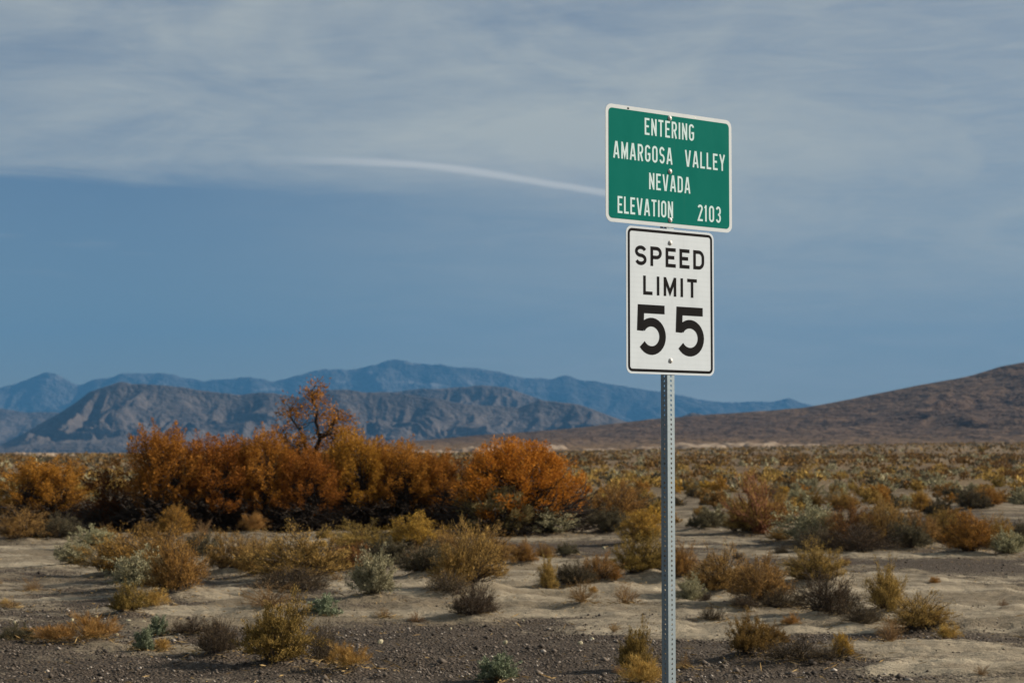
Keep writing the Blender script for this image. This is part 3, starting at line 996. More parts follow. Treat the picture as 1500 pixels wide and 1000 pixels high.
KIND = {   # foliage material, category, object name, builder settings
 'gold':  ('l_gold', 'shrub', 'rabbitbrush', dict(H=0.62, nst=150, ntw=8, nleaf=17000, L=0.032, Wr=0.22, lo=0.4, upright=0.7, lobes=0.08, twl=0.10, spread=1.02, srad=0.0075)),
 'rust':  ('l_rust', 'shrub', 'dry_shrub', dict(H=0.6, nst=150, ntw=8, nleaf=15000, L=0.034, Wr=0.15, lo=0.22, upright=0.5, lobes=0.16, twl=0.10, srad=0.0075)),
 'tan':   ('l_tan', 'shrub', 'dry_shrub', dict(H=0.58, nst=150, ntw=8, nleaf=15000, L=0.034, Wr=0.16, lo=0.22, upright=0.5, lobes=0.18, twl=0.10, srad=0.0075)),
 'olive': ('l_olive', 'shrub', 'green_shrub', dict(H=0.72, nst=120, ntw=8, nleaf=17000, L=0.034, Wr=0.22, lo=0.22, upright=0.5, lobes=0.2, twl=0.11)),
 'sage':  ('l_sage', 'shrub', 'dark_shrub', dict(H=0.5, nst=110, ntw=8, nleaf=12000, L=0.036, Wr=0.25, lo=0.25, upright=0.3, lobes=0.2, twl=0.1)),
 'pale':  ('l_pale', 'shrub', 'saltbush', dict(H=0.6, nst=90, ntw=8, nleaf=10000, L=0.038, Wr=0.38, lo=0.22, upright=0.5, lobes=0.2, twl=0.10)),
 'mint':  ('l_mint', 'shrub', 'saltbush', dict(H=0.72, nst=60, ntw=8, nleaf=6500, L=0.055, Wr=0.5, lo=0.25, upright=0.4, lobes=0.2, twl=0.12)),
 'weed':  ('l_weed', 'weed', 'dry_weed', dict(H=0.7, nst=60, ntw=8, nleaf=2600, L=0.05, Wr=0.1, lo=0.3, upright=0.4, lobes=0.2, twl=0.14, srad=0.0075)),
 'dead':  ('l_dead', 'shrub', 'dead_shrub', dict(H=0.52, nst=120, ntw=10, nleaf=4500, L=0.05, Wr=0.1, lo=0.2, upright=0.2, lobes=0.25, twl=0.13, srad=0.006)),
 'grass': ('l_grass', 'grass', 'grass_tuft', dict(H=0.5, nst=50, ntw=6, nleaf=4200, L=0.15, Wr=0.035, lo=0.05, upright=0.7, lobes=0.3, twl=0.1, srad=0.004, base=0.18)),
}
protos = {}
for ki, (k, (lm, cat, nm, kw)) in enumerate(KIND.items()):
    for v in range(4 if k in ('tan', 'rust') else 2):
        if k in ('tan', 'rust', 'sage', 'olive', 'dead'):
            st, lf = ragged(100 + ki * 17 + v * 5, 3 if v != 1 else 4, **kw)
        else:
            st, lf = shrub(100 + ki * 17 + v * 5, **kw)
        st, lf, hn = norm(st, lf)
        smat = MAT['stem'] if k not in ('grass', 'weed') else MAT[lm]
        if k == 'dead':
            smat = MAT['bark']
        protos.setdefault(k, []).append((mesh_from(nm + '_stems', st[0], st[1], [smat]), mesh_from(nm + '_foliage', lf[0], lf[1], [MAT[lm]]), hn))

TPROTO = {}
for name, lm, args in (
        ('feather', 'l_tam', dict(seed=3, H=1.15, npl=200, nb=130, flo=0.24, plen=0.24, pw=0.03, L=0.03)),
        ('plumed', 'l_tam', dict(seed=8, H=1.2, npl=170, nb=140, plen=0.3, flo=0.24, pw=0.032, L=0.03)),
        ('scrubby', 'l_tamdark', dict(seed=14, H=0.95, npl=90, nb=110, flo=0.1, pw=0.05)),
        ('round', 'l_tambright', dict(seed=21, H=0.66, npl=420, nb=105, flo=0.08, plen=0.10, pw=0.027, L=0.022, roundness=0.6)),
        ('olivebig', 'l_khaki', dict(seed=27, H=0.6, npl=110, nb=110, flo=0.15, plen=0.11, pw=0.035, L=0.035, roundness=0.6))):
    st, lf = tamarisk(**args)
    st, lf, hn = norm(st, lf)
    TPROTO[name] = (mesh_from(name + '_limbs', st[0], st[1], [MAT['bark']]), mesh_from(name + '_crown', lf[0], lf[1], [MAT[lm]]), hn)


def tall_tree():
    """a leaning trunk that forks into bare crooked limbs, thin foliage at their ends; unit width 1, height 1.83"""
    r = np.random.default_rng(77)
    H = 1.83
    wood = []
    trunk = np.array([[[0.02, 0, -0.03], [0.0, 0, 0.35], [0.05, 0, 0.65], [0.03, 0.02, 0.9], [0.10, 0.02, 1.12]]])
    wood.append(tubes(trunk, 0.045, 0.026))
    limbs = [([0.05, 0, 0.65], [-0.18, 0.05, 0.9], [-0.36, 0.05, 1.16]), ([0.03, 0.02, 0.9], [-0.14, -0.04, 1.12], [-0.22, 0, 1.48]),
             ([0.10, 0.02, 1.12], [0.06, 0, 1.4], [0.0, 0.05, 1.74]), ([0.10, 0.02, 1.12], [0.28, 0.0, 1.22], [0.30, 0.05, 1.48]),
             ([0.05, 0, 0.7], [0.3, 0.1, 0.92], [0.40, 0.05, 1.18]), ([0.10, 0.02, 1.1], [0.2, -0.1, 1.2], [0.24, -0.1, 1.3]),
             ([0.06, 0, 0.55], [-0.1, -0.2, 0.8], [-0.12, -0.28, 1.05]), ([0.06, 0, 0.55], [0.2, 0.25, 0.8], [0.22, 0.3, 1.1])]
    A = np.array([l[0] for l in limbs]); B = np.array([l[1] for l in limbs]); Cc = np.array([l[2] for l in limbs])
    P = bez(A, B, Cc, 9)
    P[:, 1:-1] += r.normal(size=(len(limbs), 7, 3)) * 0.018
    wood.append(tubes(P, 0.026, 0.008))
    n = 190
    li = r.integers(0, len(limbs), n); pj = r.integers(3, 9, n)
    tb = P[li, pj]
    te = tb + unit(r.normal(size=(n, 3)) * np.array([1, 0.8, 0.8]) + np.array([0, 0, 0.35])) * (0.06 + 0.13 * r.random(n))[:, None]
    wood.append(tubes(np.stack([tb, (tb + te) / 2 + r.normal(size=tb.shape) * 0.015, te], 1), 0.007, 0.0025))
    keep = te[:, 2] > 0.8
    w = np.where(pj >= 6, 1.0, 0.18)
    sel = np.where(keep & (r.random(n) < w))[0]
    nb = 44
    pi_ = np.repeat(sel, nb)
    C = te[pi_] + r.normal(size=(len(pi_), 3)) * np.array([0.04, 0.04, 0.045])
    D = (te - tb)[pi_] * 3 + r.normal(size=C.shape) * 0.5 + np.array([0, 0, 0.3])
    ll = 0.04 * (0.6 + 0.8 * r.random(len(C)))
    return join(wood), blades(C, D, ll, ll * 0.3, r), H


st, lf, hh = tall_tree()
st, lf, hh = norm(st, lf)
TPROTO['tall'] = (mesh_from('tall_limbs', st[0], st[1], [MAT['bark']]), mesh_from('tall_crown', lf[0], lf[1], [MAT['l_tam']]), hh)
st, lf = shrub(501, H=0.78, nst=46, ntw=14, nleaf=2600, L=0.05, Wr=0.12, lo=0.35, upright=0.5, lobes=0.3, twl=0.2, srad=0.011, spread=0.85)
protos['redbare'] = [(mesh_from('bare_branches', st[0], st[1], [MAT['redstem']]), mesh_from('bare_foliage', lf[0], lf[1], [MAT['l_rust']]), 0.78)]


def put_plant(name, x, y, w, h, proto, names, label, cat, group=None, rz=None, sink=0.0):
    root = bpy.data.objects.new(name, None)
    col.objects.link(root)
    root.empty_display_size = 0.2
    root.location = (x, y, ground_z(x, y) - sink)
    root.rotation_euler = (0, 0, rng.random() * 6.28 if rz is None else rz)
    root.scale = (w, w, h / proto[2])
    tag(root, label, cat, group)
    for me, nm in zip(proto[:2], names):
        c = bpy.data.objects.new(nm, me)
        col.objects.link(c)
        c.parent = root
    return root


cnt = {}
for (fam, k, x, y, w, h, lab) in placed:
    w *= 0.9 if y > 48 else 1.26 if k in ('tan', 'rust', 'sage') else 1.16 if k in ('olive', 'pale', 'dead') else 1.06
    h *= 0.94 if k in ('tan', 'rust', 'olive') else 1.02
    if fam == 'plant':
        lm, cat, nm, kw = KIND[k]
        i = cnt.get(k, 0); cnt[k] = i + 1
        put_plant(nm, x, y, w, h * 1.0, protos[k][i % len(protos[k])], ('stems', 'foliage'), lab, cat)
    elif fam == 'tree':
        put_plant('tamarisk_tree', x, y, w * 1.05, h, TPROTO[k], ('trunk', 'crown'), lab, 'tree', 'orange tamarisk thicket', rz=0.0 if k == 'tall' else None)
    else:
        pr = TPROTO['olivebig'] if k == 'olivebig' else protos['redbare'][0]
        put_plant('leafy_bush' if k == 'olivebig' else 'bare_shrub', x, y, w, h, pr, ('stems', 'foliage'), lab, 'shrub')

# ---- small loose weeds between the named plants: alike, so they share a label
taken = [(p[2], p[3], p[4] * 0.5) for p in placed]


def free(x, y, r):
    return all((x - a) ** 2 + (y - b) ** 2 > (c + r) ** 2 for a, b, c in taken)


wn_ = 0
while wn_ < 46:
    yy = rng.uniform(14.5, 42); xx = rng.uniform(-0.27, 0.27) * yy
    s = rng.uniform(0.08, 0.24)
    if not free(xx, yy, s * 0.6):
        continue
    wn_ += 1
    k = ['weed', 'weed', 'grass', 'dead'][rng.integers(0, 4)]
    st_, lf_, H_ = protos[k][wn_ % len(protos[k])]
    put_plant('dry_weed', xx, yy, s, s * 0.55, (st_, lf_, H_), ('stems', 'foliage'), 'tiny dry weed sprig poking out of the open sand', 'weed', 'dry weed sprigs on the sand')
    taken.append((xx, yy, s * 0.5))

# ---- shrubs out on the plain: single meshes, told apart only by colour
FAR_KIND = [('tan', 'straw-tan shrub among many on the plain beyond the dirt track', 0.36), ('gold', 'golden shrub among many on the plain beyond the dirt track', 0.12),
            ('sage', 'dark grey-brown shrub among many on the plain beyond the dirt track', 0.2), ('pale', 'pale grey shrub among many on the plain beyond the dirt track', 0.17),
            ('olive', 'olive shrub among many on the plain beyond the dirt track', 0.15)]
farmesh = {}
for k, lab, p in FAR_KIND:
    for v in range(2):
        kw = dict(KIND[k][3]); kw.update(nst=40, ntw=6, nleaf=1900, L=0.085, Wr=0.3, H=0.55, spread=1.0)
        st, lf = shrub(700 + v + len(farmesh) * 3, **kw)
        V, F = join([st, lf])
        mi = np.concatenate([np.zeros(len(st[1])), np.ones(len(lf[1]))])
        farmesh.setdefault(k, []).append(mesh_from('plain_shrub', V, F, [MAT['stem'], MAT[KIND[k][0]]], mi))
nfar = 0
pk = np.array([p for _, _, p in FAR_KIND]); pk = pk / pk.sum()
tries = 0
while nfar < 190 and tries < 20000:
    tries += 1
    yy = sqrt(rng.uniform(45.0 ** 2, 92.0 ** 2)); xx = rng.uniform(-0.265, 0.265) * yy
    ppx = 750 + F_PX * xx / yy
    if 150 < ppx < 850 and yy > 44:      # behind the thicket nothing shows
        continue
    s = rng.uniform(0.38, 0.92)
    if not free(xx, yy, s * 0.32):
        continue
    j = rng.choice(len(FAR_KIND), p=pk)
    k, lab, _ = FAR_KIND[j]
    o = bpy.data.objects.new('plain_shrub', farmesh[k][nfar % 2])
    col.objects.link(o)
    o.location = (xx, yy, ground_z(xx, yy) - 0.02)
    o.rotation_euler = (0, 0, rng.random() * 6.28)
    o.scale = (s, s, s * rng.uniform(0.8, 1.15))
    tag(o, lab, 'shrub', f'{k} shrubs on the plain')
    taken.append((xx, yy, s * 0.4))
    nfar += 1


# ---- the scrub beyond, which nobody could count
def scrub(name, kind, n, y0, y1, nq, L, seed, smin, smax):
    r = np.random.default_rng(seed)
    Y = np.sqrt(r.uniform(y0 ** 2, y1 ** 2, n)); X = r.uniform(-0.33, 0.33, n) * Y
    clump = fbm(X / 14 + seed, Y / 20, 3)
    keep = r.random(n) < np.clip(0.75 + 1.2 * clump, 0.12, 1)
    X, Y = X[keep], Y[keep]; n = len(X)
    s = r.uniform(smin, smax, n)
    Z = land(X, Y)
    i = np.repeat(np.arange(n), nq)
    th = r.random(n * nq) * 2 * pi; ph = np.arccos(1 - r.random(n * nq) * 0.98)
    rr = (0.65 + 0.4 * r.random(n * nq)) * 0.5
    d = np.stack([np.sin(ph) * np.cos(th), np.sin(ph) * np.sin(th), np.cos(ph) * 0.9], 1)
    C = np.stack([X[i], Y[i], Z[i]], 1) + d * (rr * s[i])[:, None]
    D = d + r.normal(size=d.shape) * 0.4 + np.array([0, 0, 0.5])
    ll = L * s[i] * (0.7 + 0.6 * r.random(n * nq))
    V, F = blades(C - D * 0.02, D, ll, ll * 0.6, r, d)
    o = link(name, mesh_from(name, V, F, [MAT[kind]]))
    return o


for j, (k, lab, p) in enumerate(FAR_KIND):
    for (n, y0, y1, nq, L, a, b) in ((1700, 80, 190, 60, 0.2, 0.4, 1.1), (4600, 190, 480, 16, 0.36, 0.6, 1.4), (6000, 480, 1300, 5, 0.7, 0.8, 1.6)):
        lm = 'l_plain' if (k in ('gold', 'olive') or (y0 > 150 and k == 'tan')) else KIND[k][0]
        if k == 'pale' and y0 > 150: p = 0.07
        o = scrub('scrub', lm, int(n * p), y0, y1, nq, L, 40 + j * 7 + int(y0), a, b)
        band = {80: 'nearer', 190: 'middle', 480: 'farthest'}[y0]
        tag(o, f'{band} band of {k} coloured scrub covering the distant plain', 'scrub', kind='stuff')

# ------------------------------------------------------------------ stones
def stone_mat():
    m, t, out = new_mat('pale_stone')
    geo = t.n('ShaderNodeNewGeometry')
    n = t.noise(geo.outputs['Position'], 25, 4, 0.6)
    c = t.mix(n, (0.3, 0.27, 0.24), (0.5, 0.46, 0.25))
    pbsdf(t, out, c, 0.85, 0, 0.2)
    return m


def pebble_mat():
    m, t, out = new_mat('gravel_stones')
    geo = t.n('ShaderNodeNewGeometry')
    ramp = t.n('ShaderNodeValToRGB')
    cr = ramp.color_ramp
    cr.elements[0].color = (0.03, 0.025, 0.021, 1); cr.elements[1].color = (0.38, 0.34, 0.3, 1)
    e = cr.elements.new(0.6); e.color = (0.085, 0.07, 0.058, 1)
    e = cr.elements.new(0.92); e.color = (0.145, 0.12, 0.10, 1)
    t.put(ramp.inputs[0], geo.outputs['Random Per Island'])
    pbsdf(t, out, ramp.outputs[0], 0.85, 0, 0.2)
    return m


MAT['stone'] = stone_mat()
MAT['pebble'] = pebble_mat()


def rock_mesh(seed):
    import bmesh
    bm = bmesh.new()
    bmesh.ops.create_icosphere(bm, subdivisions=2, radius=1)
    r = np.random.default_rng(seed)
    cuts = unit(r.normal(size=(7, 3)))
    for v in bm.verts:
        p = np.array(v.co)
        for c in cuts:
            d = p @ c - 0.72
            if d > 0:
                p = p - c * d * 0.85
        p = p * (1 + 0.05 * sin(7 * p[0] + seed) + 0.04 * cos(9 * p[1]))
        v.co = p * np.array([1, 0.8, 0.62])
    me = bpy.data.meshes.new('stone')
    bm.to_mesh(me); bm.free()
    me.materials.append(MAT['stone'])
    return me


STONES = [(189, 911, 10, 'rounded pale stone, leftmost of the cluster by the mint-green shrubs'), (201, 914, 7, 'small pale stone in the middle of the cluster by the mint-green shrubs'),
          (210, 912, 9, 'pale stone, rightmost of the cluster by the mint-green shrubs'), (193, 917, 6, 'small pale stone at the front of the cluster by the mint-green shrubs'),
          (105, 909, 9, 'pale stone left of the sprawling orange-brown grass'), (141, 904, 7, 'small pale stone below the round brown-yellow shrub'),
          (21, 912, 7, 'small pale stone near the left edge above the dark shrub'), (171, 930, 7, 'pale stone right of the sprawling orange-brown grass'),
          (557, 943, 11, 'pale angular stone alone on the gravel, middle left'), (867, 939, 9, 'white stone on the gravel left of the upright yellow-green bush'),
          (850, 950, 8, 'flat white stone just below another on the gravel, middle'), (766, 910, 6, 'small white stone on the sand strip, middle'),
          (740, 944, 8, 'dull white stone in the stony patch left of the mint-green shrub'), (660, 928, 6, 'little white stone on gravel right of the dry grey shrub'),
          (884, 803, 6, 'white stone on the dirt track left of the post'), (1062, 797, 6, 'white stone on the dirt track right of the post'),
          (1396, 978, 8, 'dark-edged stone lying on the pale sand at lower right'), (1240, 958, 9, 'pale stone at the right foot of the small golden shrub')]
rocks = [rock_mesh(s) for s in range(4)]
for i, (px, py, w, lab) in enumerate(STONES):
    x, y, sw, _ = size_at(px, py, w, w)
    o = link('stone', rocks[i % 4])
    s = sw * 0.5
    o.location = (x, y, ground_z(x, y) + s * 0.3)
    o.scale = (s, s, s)
    o.rotation_euler = (0.1 * i, 0.2, i * 1.3)
    tag(o, lab, 'stone', 'pale stones on the desert floor')


def gravel():
    r = np.random.default_rng(99)
    n = 60000
    Y = np.where(r.random(n) < 0.8, r.uniform(12.5, 22, n), r.uniform(22, 40, n)); X = r.uniform(-0.28, 0.28, n) * Y
    g = patch_gravel(X, Y)
    cl = fbm(X / 0.8, Y / 0.8, 3)
    keep = r.random(n) < np.clip((g - 0.32) * 1.5, 0.03, 1) * np.clip(0.55 + 1.3 * cl, 0.1, 1)
    X, Y = X[keep], Y[keep]; n = len(X)
    s = 0.006 + 0.014 * r.random(n) ** 3 + 0.03 * (r.random(n) < 0.04) * r.random(n) ** 1.5
    Z = land(X, Y) + mound_z(X, Y)
    base = np.array([[1, 0, 0], [0, 1, 0], [-1, 0, 0], [0, -1, 0], [0, 0, 0.8], [0, 0, -0.5]], dtype=float)
    fc = np.array([[0, 1, 4], [1, 2, 4], [2, 3, 4], [3, 0, 4], [1, 0, 5], [2, 1, 5], [3, 2, 5], [0, 3, 5]])
    a = r.random(n) * 6.28
    B = base[None] * (0.7 + 0.6 * r.random((n, 6, 1)))
    ca, sa = np.cos(a)[:, None], np.sin(a)[:, None]
    bx = B[..., 0] * ca - B[..., 1] * sa; by = B[..., 0] * sa + B[..., 1] * ca
    V = np.stack([bx * s[:, None] + X[:, None], by * s[:, None] + Y[:, None], B[..., 2] * s[:, None] * 0.8 + Z[:, None] + s[:, None] * 0.2], -1).reshape(-1, 3)
    F = (fc[None] + (np.arange(n) * 6)[:, None, None]).reshape(-1, 3)
    o = link('gravel', mesh_from('gravel', V, F, [MAT['pebble']]))
    tag(o, 'dark brown gravel scattered over the desert floor', 'gravel', kind='stuff')


def litter():
    """broken twigs and straw lying about, thickest near the shrubs"""
    r = np.random.default_rng(123)
    P = []
    for (fam, k, x, y, w, h, lab) in placed:
        if y > 46: continue
        n = int(70 + 130 * w)
        a = r.random(n) * 6.28; d = np.abs(r.normal(size=n)) * w * 0.62
        P.append(np.stack([x + d * np.cos(a), y + d * np.sin(a)], 1))
    Y = r.uniform(13, 42, 9000); X = r.uniform(-0.28, 0.28, 9000) * Y
    kp = r.random(9000) < np.clip(0.2 + 1.4 * fbm(X / 1.6, Y / 1.2 + 4, 3), 0, 1)
    P.append(np.stack([X[kp], Y[kp]], 1))
    P = np.concatenate(P); n = len(P)
    Z = land(P[:, 0], P[:, 1]) + mound_z(P[:, 0], P[:, 1])
    a = r.random(n) * 6.28
    D = np.stack([np.cos(a), np.sin(a), r.normal(size=n) * 0.25 + 0.1], 1)
    ll = 0.03 + 0.12 * r.random(n) ** 2
    V, F = blades(np.stack([P[:, 0], P[:, 1], Z + 0.012], 1), D, ll, 0.004 + 0.008 * r.random(n), r)
    o = link('plant_litter', mesh_from('plant_litter', V, F, [MAT['l_weed']]))
    tag(o, 'dry twigs and straw littering the desert floor', 'litter', kind='stuff')


gravel()
litter()


# ------------------------------------------------------------------ the road sign
def flat_paint(name, c, rough=0.6, spec=0.12, lines=False, dirt=0.25):
    m, t, out = new_mat(name)
    tcn = t.n('ShaderNodeTexCoord')
    n = t.noise(t.mapping(tcn.outputs['Object'], (1, 1, 0.35)), 9, 5, 0.65)
    n2 = t.noise(tcn.outputs['Object'], 60, 3, 0.6)
    k = t.step(n, 0.45, 0.8, 0, dirt)
    cc = t.mix(k, c, tuple(v * 0.78 for v in c))
    cc = t.mix(t.step(n2, 0.6, 0.8, 0, dirt * 0.5), cc, tuple(v * 0.85 for v in c))
    if lines:      # the fine bars of the reflective sheeting
        w = t.n('ShaderNodeTexWave', wave_type='BANDS', bands_direction='Z')
        t.put(w.inputs[0], tcn.outputs['Object'])
        w.inputs['Scale'].default_value = 12.0
        w.inputs['Distortion'].default_value = 0.2
        cc = t.mix(t.step(w.outputs['Fac'], 0.55, 0.9, 0, 0.18), cc, tuple(v * 0.86 for v in c))
    # run-down dust streaks and a few hairline scratches
    st_ = t.noise(t.mapping(tcn.outputs['Object'], (55, 1, 2.2)), 1.0, 4, 0.6)
    cc = t.mix(t.step(st_, 0.58, 0.8, 0, dirt * 0.6), cc, tuple(v * 0.72 + 0.02 for v in c))
    sc_ = t.noise(t.mapping(tcn.outputs['Object'], (6, 1, 160), rot=(0, 0.5, 0)), 1.0, 2, 0.5)
    cc = t.mix(t.step(sc_, 0.76, 0.8, 0, dirt), cc, tuple(v * 0.8 + 0.05 for v in c))
    pbsdf(t, out, cc, t.math('MULTIPLY_ADD', n, 0.2, rough - 0.1), 0, spec, bump(t, t.noise(tcn.outputs['Object'], 5, 2, 0.5), 0.25, 0.01))
    return m


def metal(name, c, rough, mt=0.5):
    m, t, out = new_mat(name)
    tcn = t.n('ShaderNodeTexCoord')
    n = t.noise(tcn.outputs['Object'], 40, 4, 0.6)
    v = t.n('ShaderNodeTexVoronoi'); t.put(v.inputs['Vector'], tcn.outputs['Object']); v.inputs['Scale'].default_value = 90
    cc = t.mix(n, c, tuple(q * 0.72 for q in c))
    cc = t.mix(t.math('MULTIPLY', v.outputs['Distance'], 0.3), cc, tuple(q * 1.1 for q in c))
    n6 = t.noise(t.mapping(tcn.outputs['Object'], (14, 14, 3)), 1.0, 5, 0.7)
    cc = t.mix(t.step(n6, 0.6, 0.78, 0, 0.45), cc, (0.17, 0.13, 0.10))
    b = pbsdf(t, out, cc, t.math('MULTIPLY_ADD', n, 0.25, rough), mt, 0.3)
    return m


MAT['white'] = flat_paint('white_sheeting', (0.455, 0.515, 0.575), lines=True, dirt=0.4)
MAT['edge_white'] = flat_paint('white_border', (0.443, 0.492, 0.529))
MAT['green'] = flat_paint('green_sheeting', (0.000, 0.116, 0.096), 0.65, 0.02, dirt=0.35)
MAT['letter_white'] = flat_paint('white_letters', (0.43, 0.57, 0.60))
MAT['black'] = flat_paint('black_ink', (0.007, 0.007, 0.008), 0.7, 0.03, dirt=0.1)
MAT['galv'] = metal('galvanised_steel', (0.215, 0.265, 0.30), 0.5, 0.75)
MAT['bolt'] = metal('zinc_bolt', (0.55, 0.55, 0.54), 0.35, 0.2)
MAT['alu'] = metal('bare_aluminium', (0.5, 0.5, 0.5), 0.4)

YAW = radians(38.4)
sign = bpy.data.objects.new('road_sign', None)
col.objects.link(sign)
sign.location = (SIGN_X, SIGN_Y, 0)
sign.rotation_euler = (0, 0, YAW)           # local x runs along the panels, local -y is their front
tag(sign, 'road sign with green town panel above white speed limit panel on perforated steel post', 'road sign')


def round_rect(w, h, r, n=7):
    pts = []
    for (cx, cz, a0) in ((w / 2 - r, h / 2 - r, 0), (-w / 2 + r, h / 2 - r, 90), (-w / 2 + r, -h / 2 + r, 180), (w / 2 - r, -h / 2 + r, 270)):
        for i in range(n + 1):
            a = radians(a0 + 90 * i / n)
            pts.append((cx + r * cos(a), cz + r * sin(a)))
    return pts


def plate(name, w, h, r, y_front, y_back, cx, cz, mat, parent, holes=None):
    """rounded plate standing in the local xz plane, front at y_front"""
    P = round_rect(w, h, r)
    n = len(P)
    V = [(x, y_front, z) for x, z in P] + [(x, y_back, z) for x, z in P]
    F = [tuple(range(n)), tuple(range(2 * n - 1, n - 1, -1))]
    for i in range(n):
        j = (i + 1) % n
        F.append((i, i + n, j + n, j))
    me = bpy.data.meshes.new(name)
    me.from_pydata(V, [], F)
    import bmesh
    bm = bmesh.new(); bm.from_mesh(me); bmesh.ops.recalc_face_normals(bm, faces=bm.faces); bm.to_mesh(me); bm.free()
    me.materials.append(mat)
    o = link(name, me, parent)
    o.location = (cx, 0, cz)
    return o


def ring(name, w, h, r, wid, y, mat, parent):
    """a painted border line with rounded corners"""
    A = round_rect(w, h, r); B = round_rect(w - 2 * wid, h - 2 * wid, max(r - wid, 0.004))
    n = len(A)
    V = [(x, y, z) for x, z in A] + [(x, y, z) for x, z in B]
    F = [(i, i + n, (i + 1) % n + n, (i + 1) % n) for i in range(n)]
    me = bpy.data.meshes.new(name)
    me.from_pydata(V, [], [f[::-1] for f in F])
    me.materials.append(mat)
    return link(name, me, parent)


def arc(cx, cy, rx, ry, a0, a1, n=14):
    return [(cx + rx * cos(radians(a0 + (a1 - a0) * i / n)), cy + ry * sin(radians(a0 + (a1 - a0) * i / n))) for i in range(n + 1)]


def glyph(ch, w, s):
    """centre lines of a highway-style capital in a box w wide and 1 high, stroke s"""
    h = s / 2
    L, R, B, T = h, w - h, h, 1 - h
    cx = w / 2; rx = (R - L) / 2
    ry4 = (T - B) / 4
    if ch == 'E': return [[(w, T), (L, T), (L, B), (w, B)], [(L, .51), (w * .86, .51)]]
    if ch == 'N': return [[(L, 0), (L, 1)], [(R, 0), (R, 1)], [(L, 1 - h * .9), (R, h * .9)]]
    if ch == 'T': return [[(0, T), (w, T)], [(cx, 0), (cx, T)]]
    if ch in 'PR':
        m = .45 if ch == 'P' else .47
        q = [(L, 0), (L, T)] + [(R - rx * .9, T)] + arc(R - rx * .9, (T + m) / 2, rx * .9, (T - m) / 2, 90, -90)[1:] + [(L, m)]
        return [q] if ch == 'P' else [q, [(cx * 1.02, m), (R, 0)]]
    if ch == 'I': return [[(cx, 0), (cx, 1)]]
    if ch in 'O0':
        k = min(rx * 1.15, .36)
        q = arc(cx, T - k, rx, k, 0, 180) + arc(cx, B + k, rx, k, 180, 360)
        return [q + [q[0], q[1]]]
    if ch == 'G':
        k = min(rx * 1.15, .36)
        return [arc(cx, T - k, rx, k, 12, 180) + arc(cx, B + k, rx, k, 180, 360) + [(R, .47), (cx, .47)]]
    if ch == 'S':
        return [arc(cx, T - ry4, rx, ry4, 18, 262, 18) + arc(cx, B + ry4, rx, ry4, 82, -162, 18)]
    if ch == 'A': return [[(h * .9, 0), (cx - h * .35, 1)], [(w - h * .9, 0), (cx + h * .35, 1)], [(w * .2, .27), (w * .8, .27)]]
    if ch == 'V': return [[(h * .9, 1), (cx - h * .35, 0)], [(w - h * .9, 1), (cx + h * .35, 0)]]
    if ch == 'M': return [[(L, 0), (L, 1)], [(R, 0), (R, 1)], [(L, 1 - h * .6), (cx, .2), (R, 1 - h * .6)]]
    if ch == 'L': return [[(L, 1), (L, B), (w, B)]]
    if ch == 'Y': return [[(h * .9, 1), (cx, .42), (w - h * .9, 1)], [(cx, .46), (cx, 0)]]
    if ch == 'D':
        k = min(rx * 1.1, .3)
        return [[(L, T)] + [(R - k, T)] + arc(R - k, T - k, k, k, 90, 0, 8)[1:] + arc(R - k, B + k, k, k, 0, -90, 8) + [(L, B), (L, T), (L + .01, T)]]
    if ch == '1': return [[(cx, 0), (cx, 1)], [(cx, .96), (w * .12, .8)]]
    if ch == '2':
        return [arc(cx, T - rx * 1.05, rx, rx * 1.05, 165, -28) + [(L, B), (w, B)]]
    if ch == '3':
        return [arc(cx, T - ry4, rx, ry4, 158, -80, 16) + arc(cx, B + ry4, rx, ry4, 80, -158, 16)]
    if ch == '5':
        r5 = .315 - h * .35
        cy = B + r5
        a = arc(cx, cy, rx, r5, 146, -146, 24)
        return [[(w * .96, T), (L + .02, T), (L, .475)], a]
    raise KeyError(ch)


def stroke(pts, s):
    """mitred ribbon along a polyline"""
    P = np.array(pts, dtype=float)
    keep = [0] + [i for i in range(1, len(P)) if np.hypot(*(P[i] - P[i - 1])) > 1e-5]
    P = P[keep]
    d = P[1:] - P[:-1]; d /= np.linalg.norm(d, axis=1)[:, None]
    nrm = np.stack([-d[:, 1], d[:, 0]], 1)
    off = np.zeros_like(P)
    off[0], off[-1] = nrm[0], nrm[-1]
    for i in range(1, len(P) - 1):
        m_ = nrm[i - 1] + nrm[i]; m_ /= max(np.linalg.norm(m_), 1e-6)
        off[i] = m_ / max(m_ @ nrm[i], 0.25)
    if len(P) > 4 and np.hypot(*(P[0] - P[-2])) < 1e-6:          # closed loop written with its first segment twice
        off[0] = off[-2]; off[-1] = off[1]
        P, off = P[:-1], off[:-1]
    return P + off * s / 2, P - off * s / 2


WID = {'I': .3, 'M': 1.22, 'A': 1.12, 'V': 1.1, 'Y': 1.1, '1': .55, 'E': .9, 'L': .88, 'T': .95}


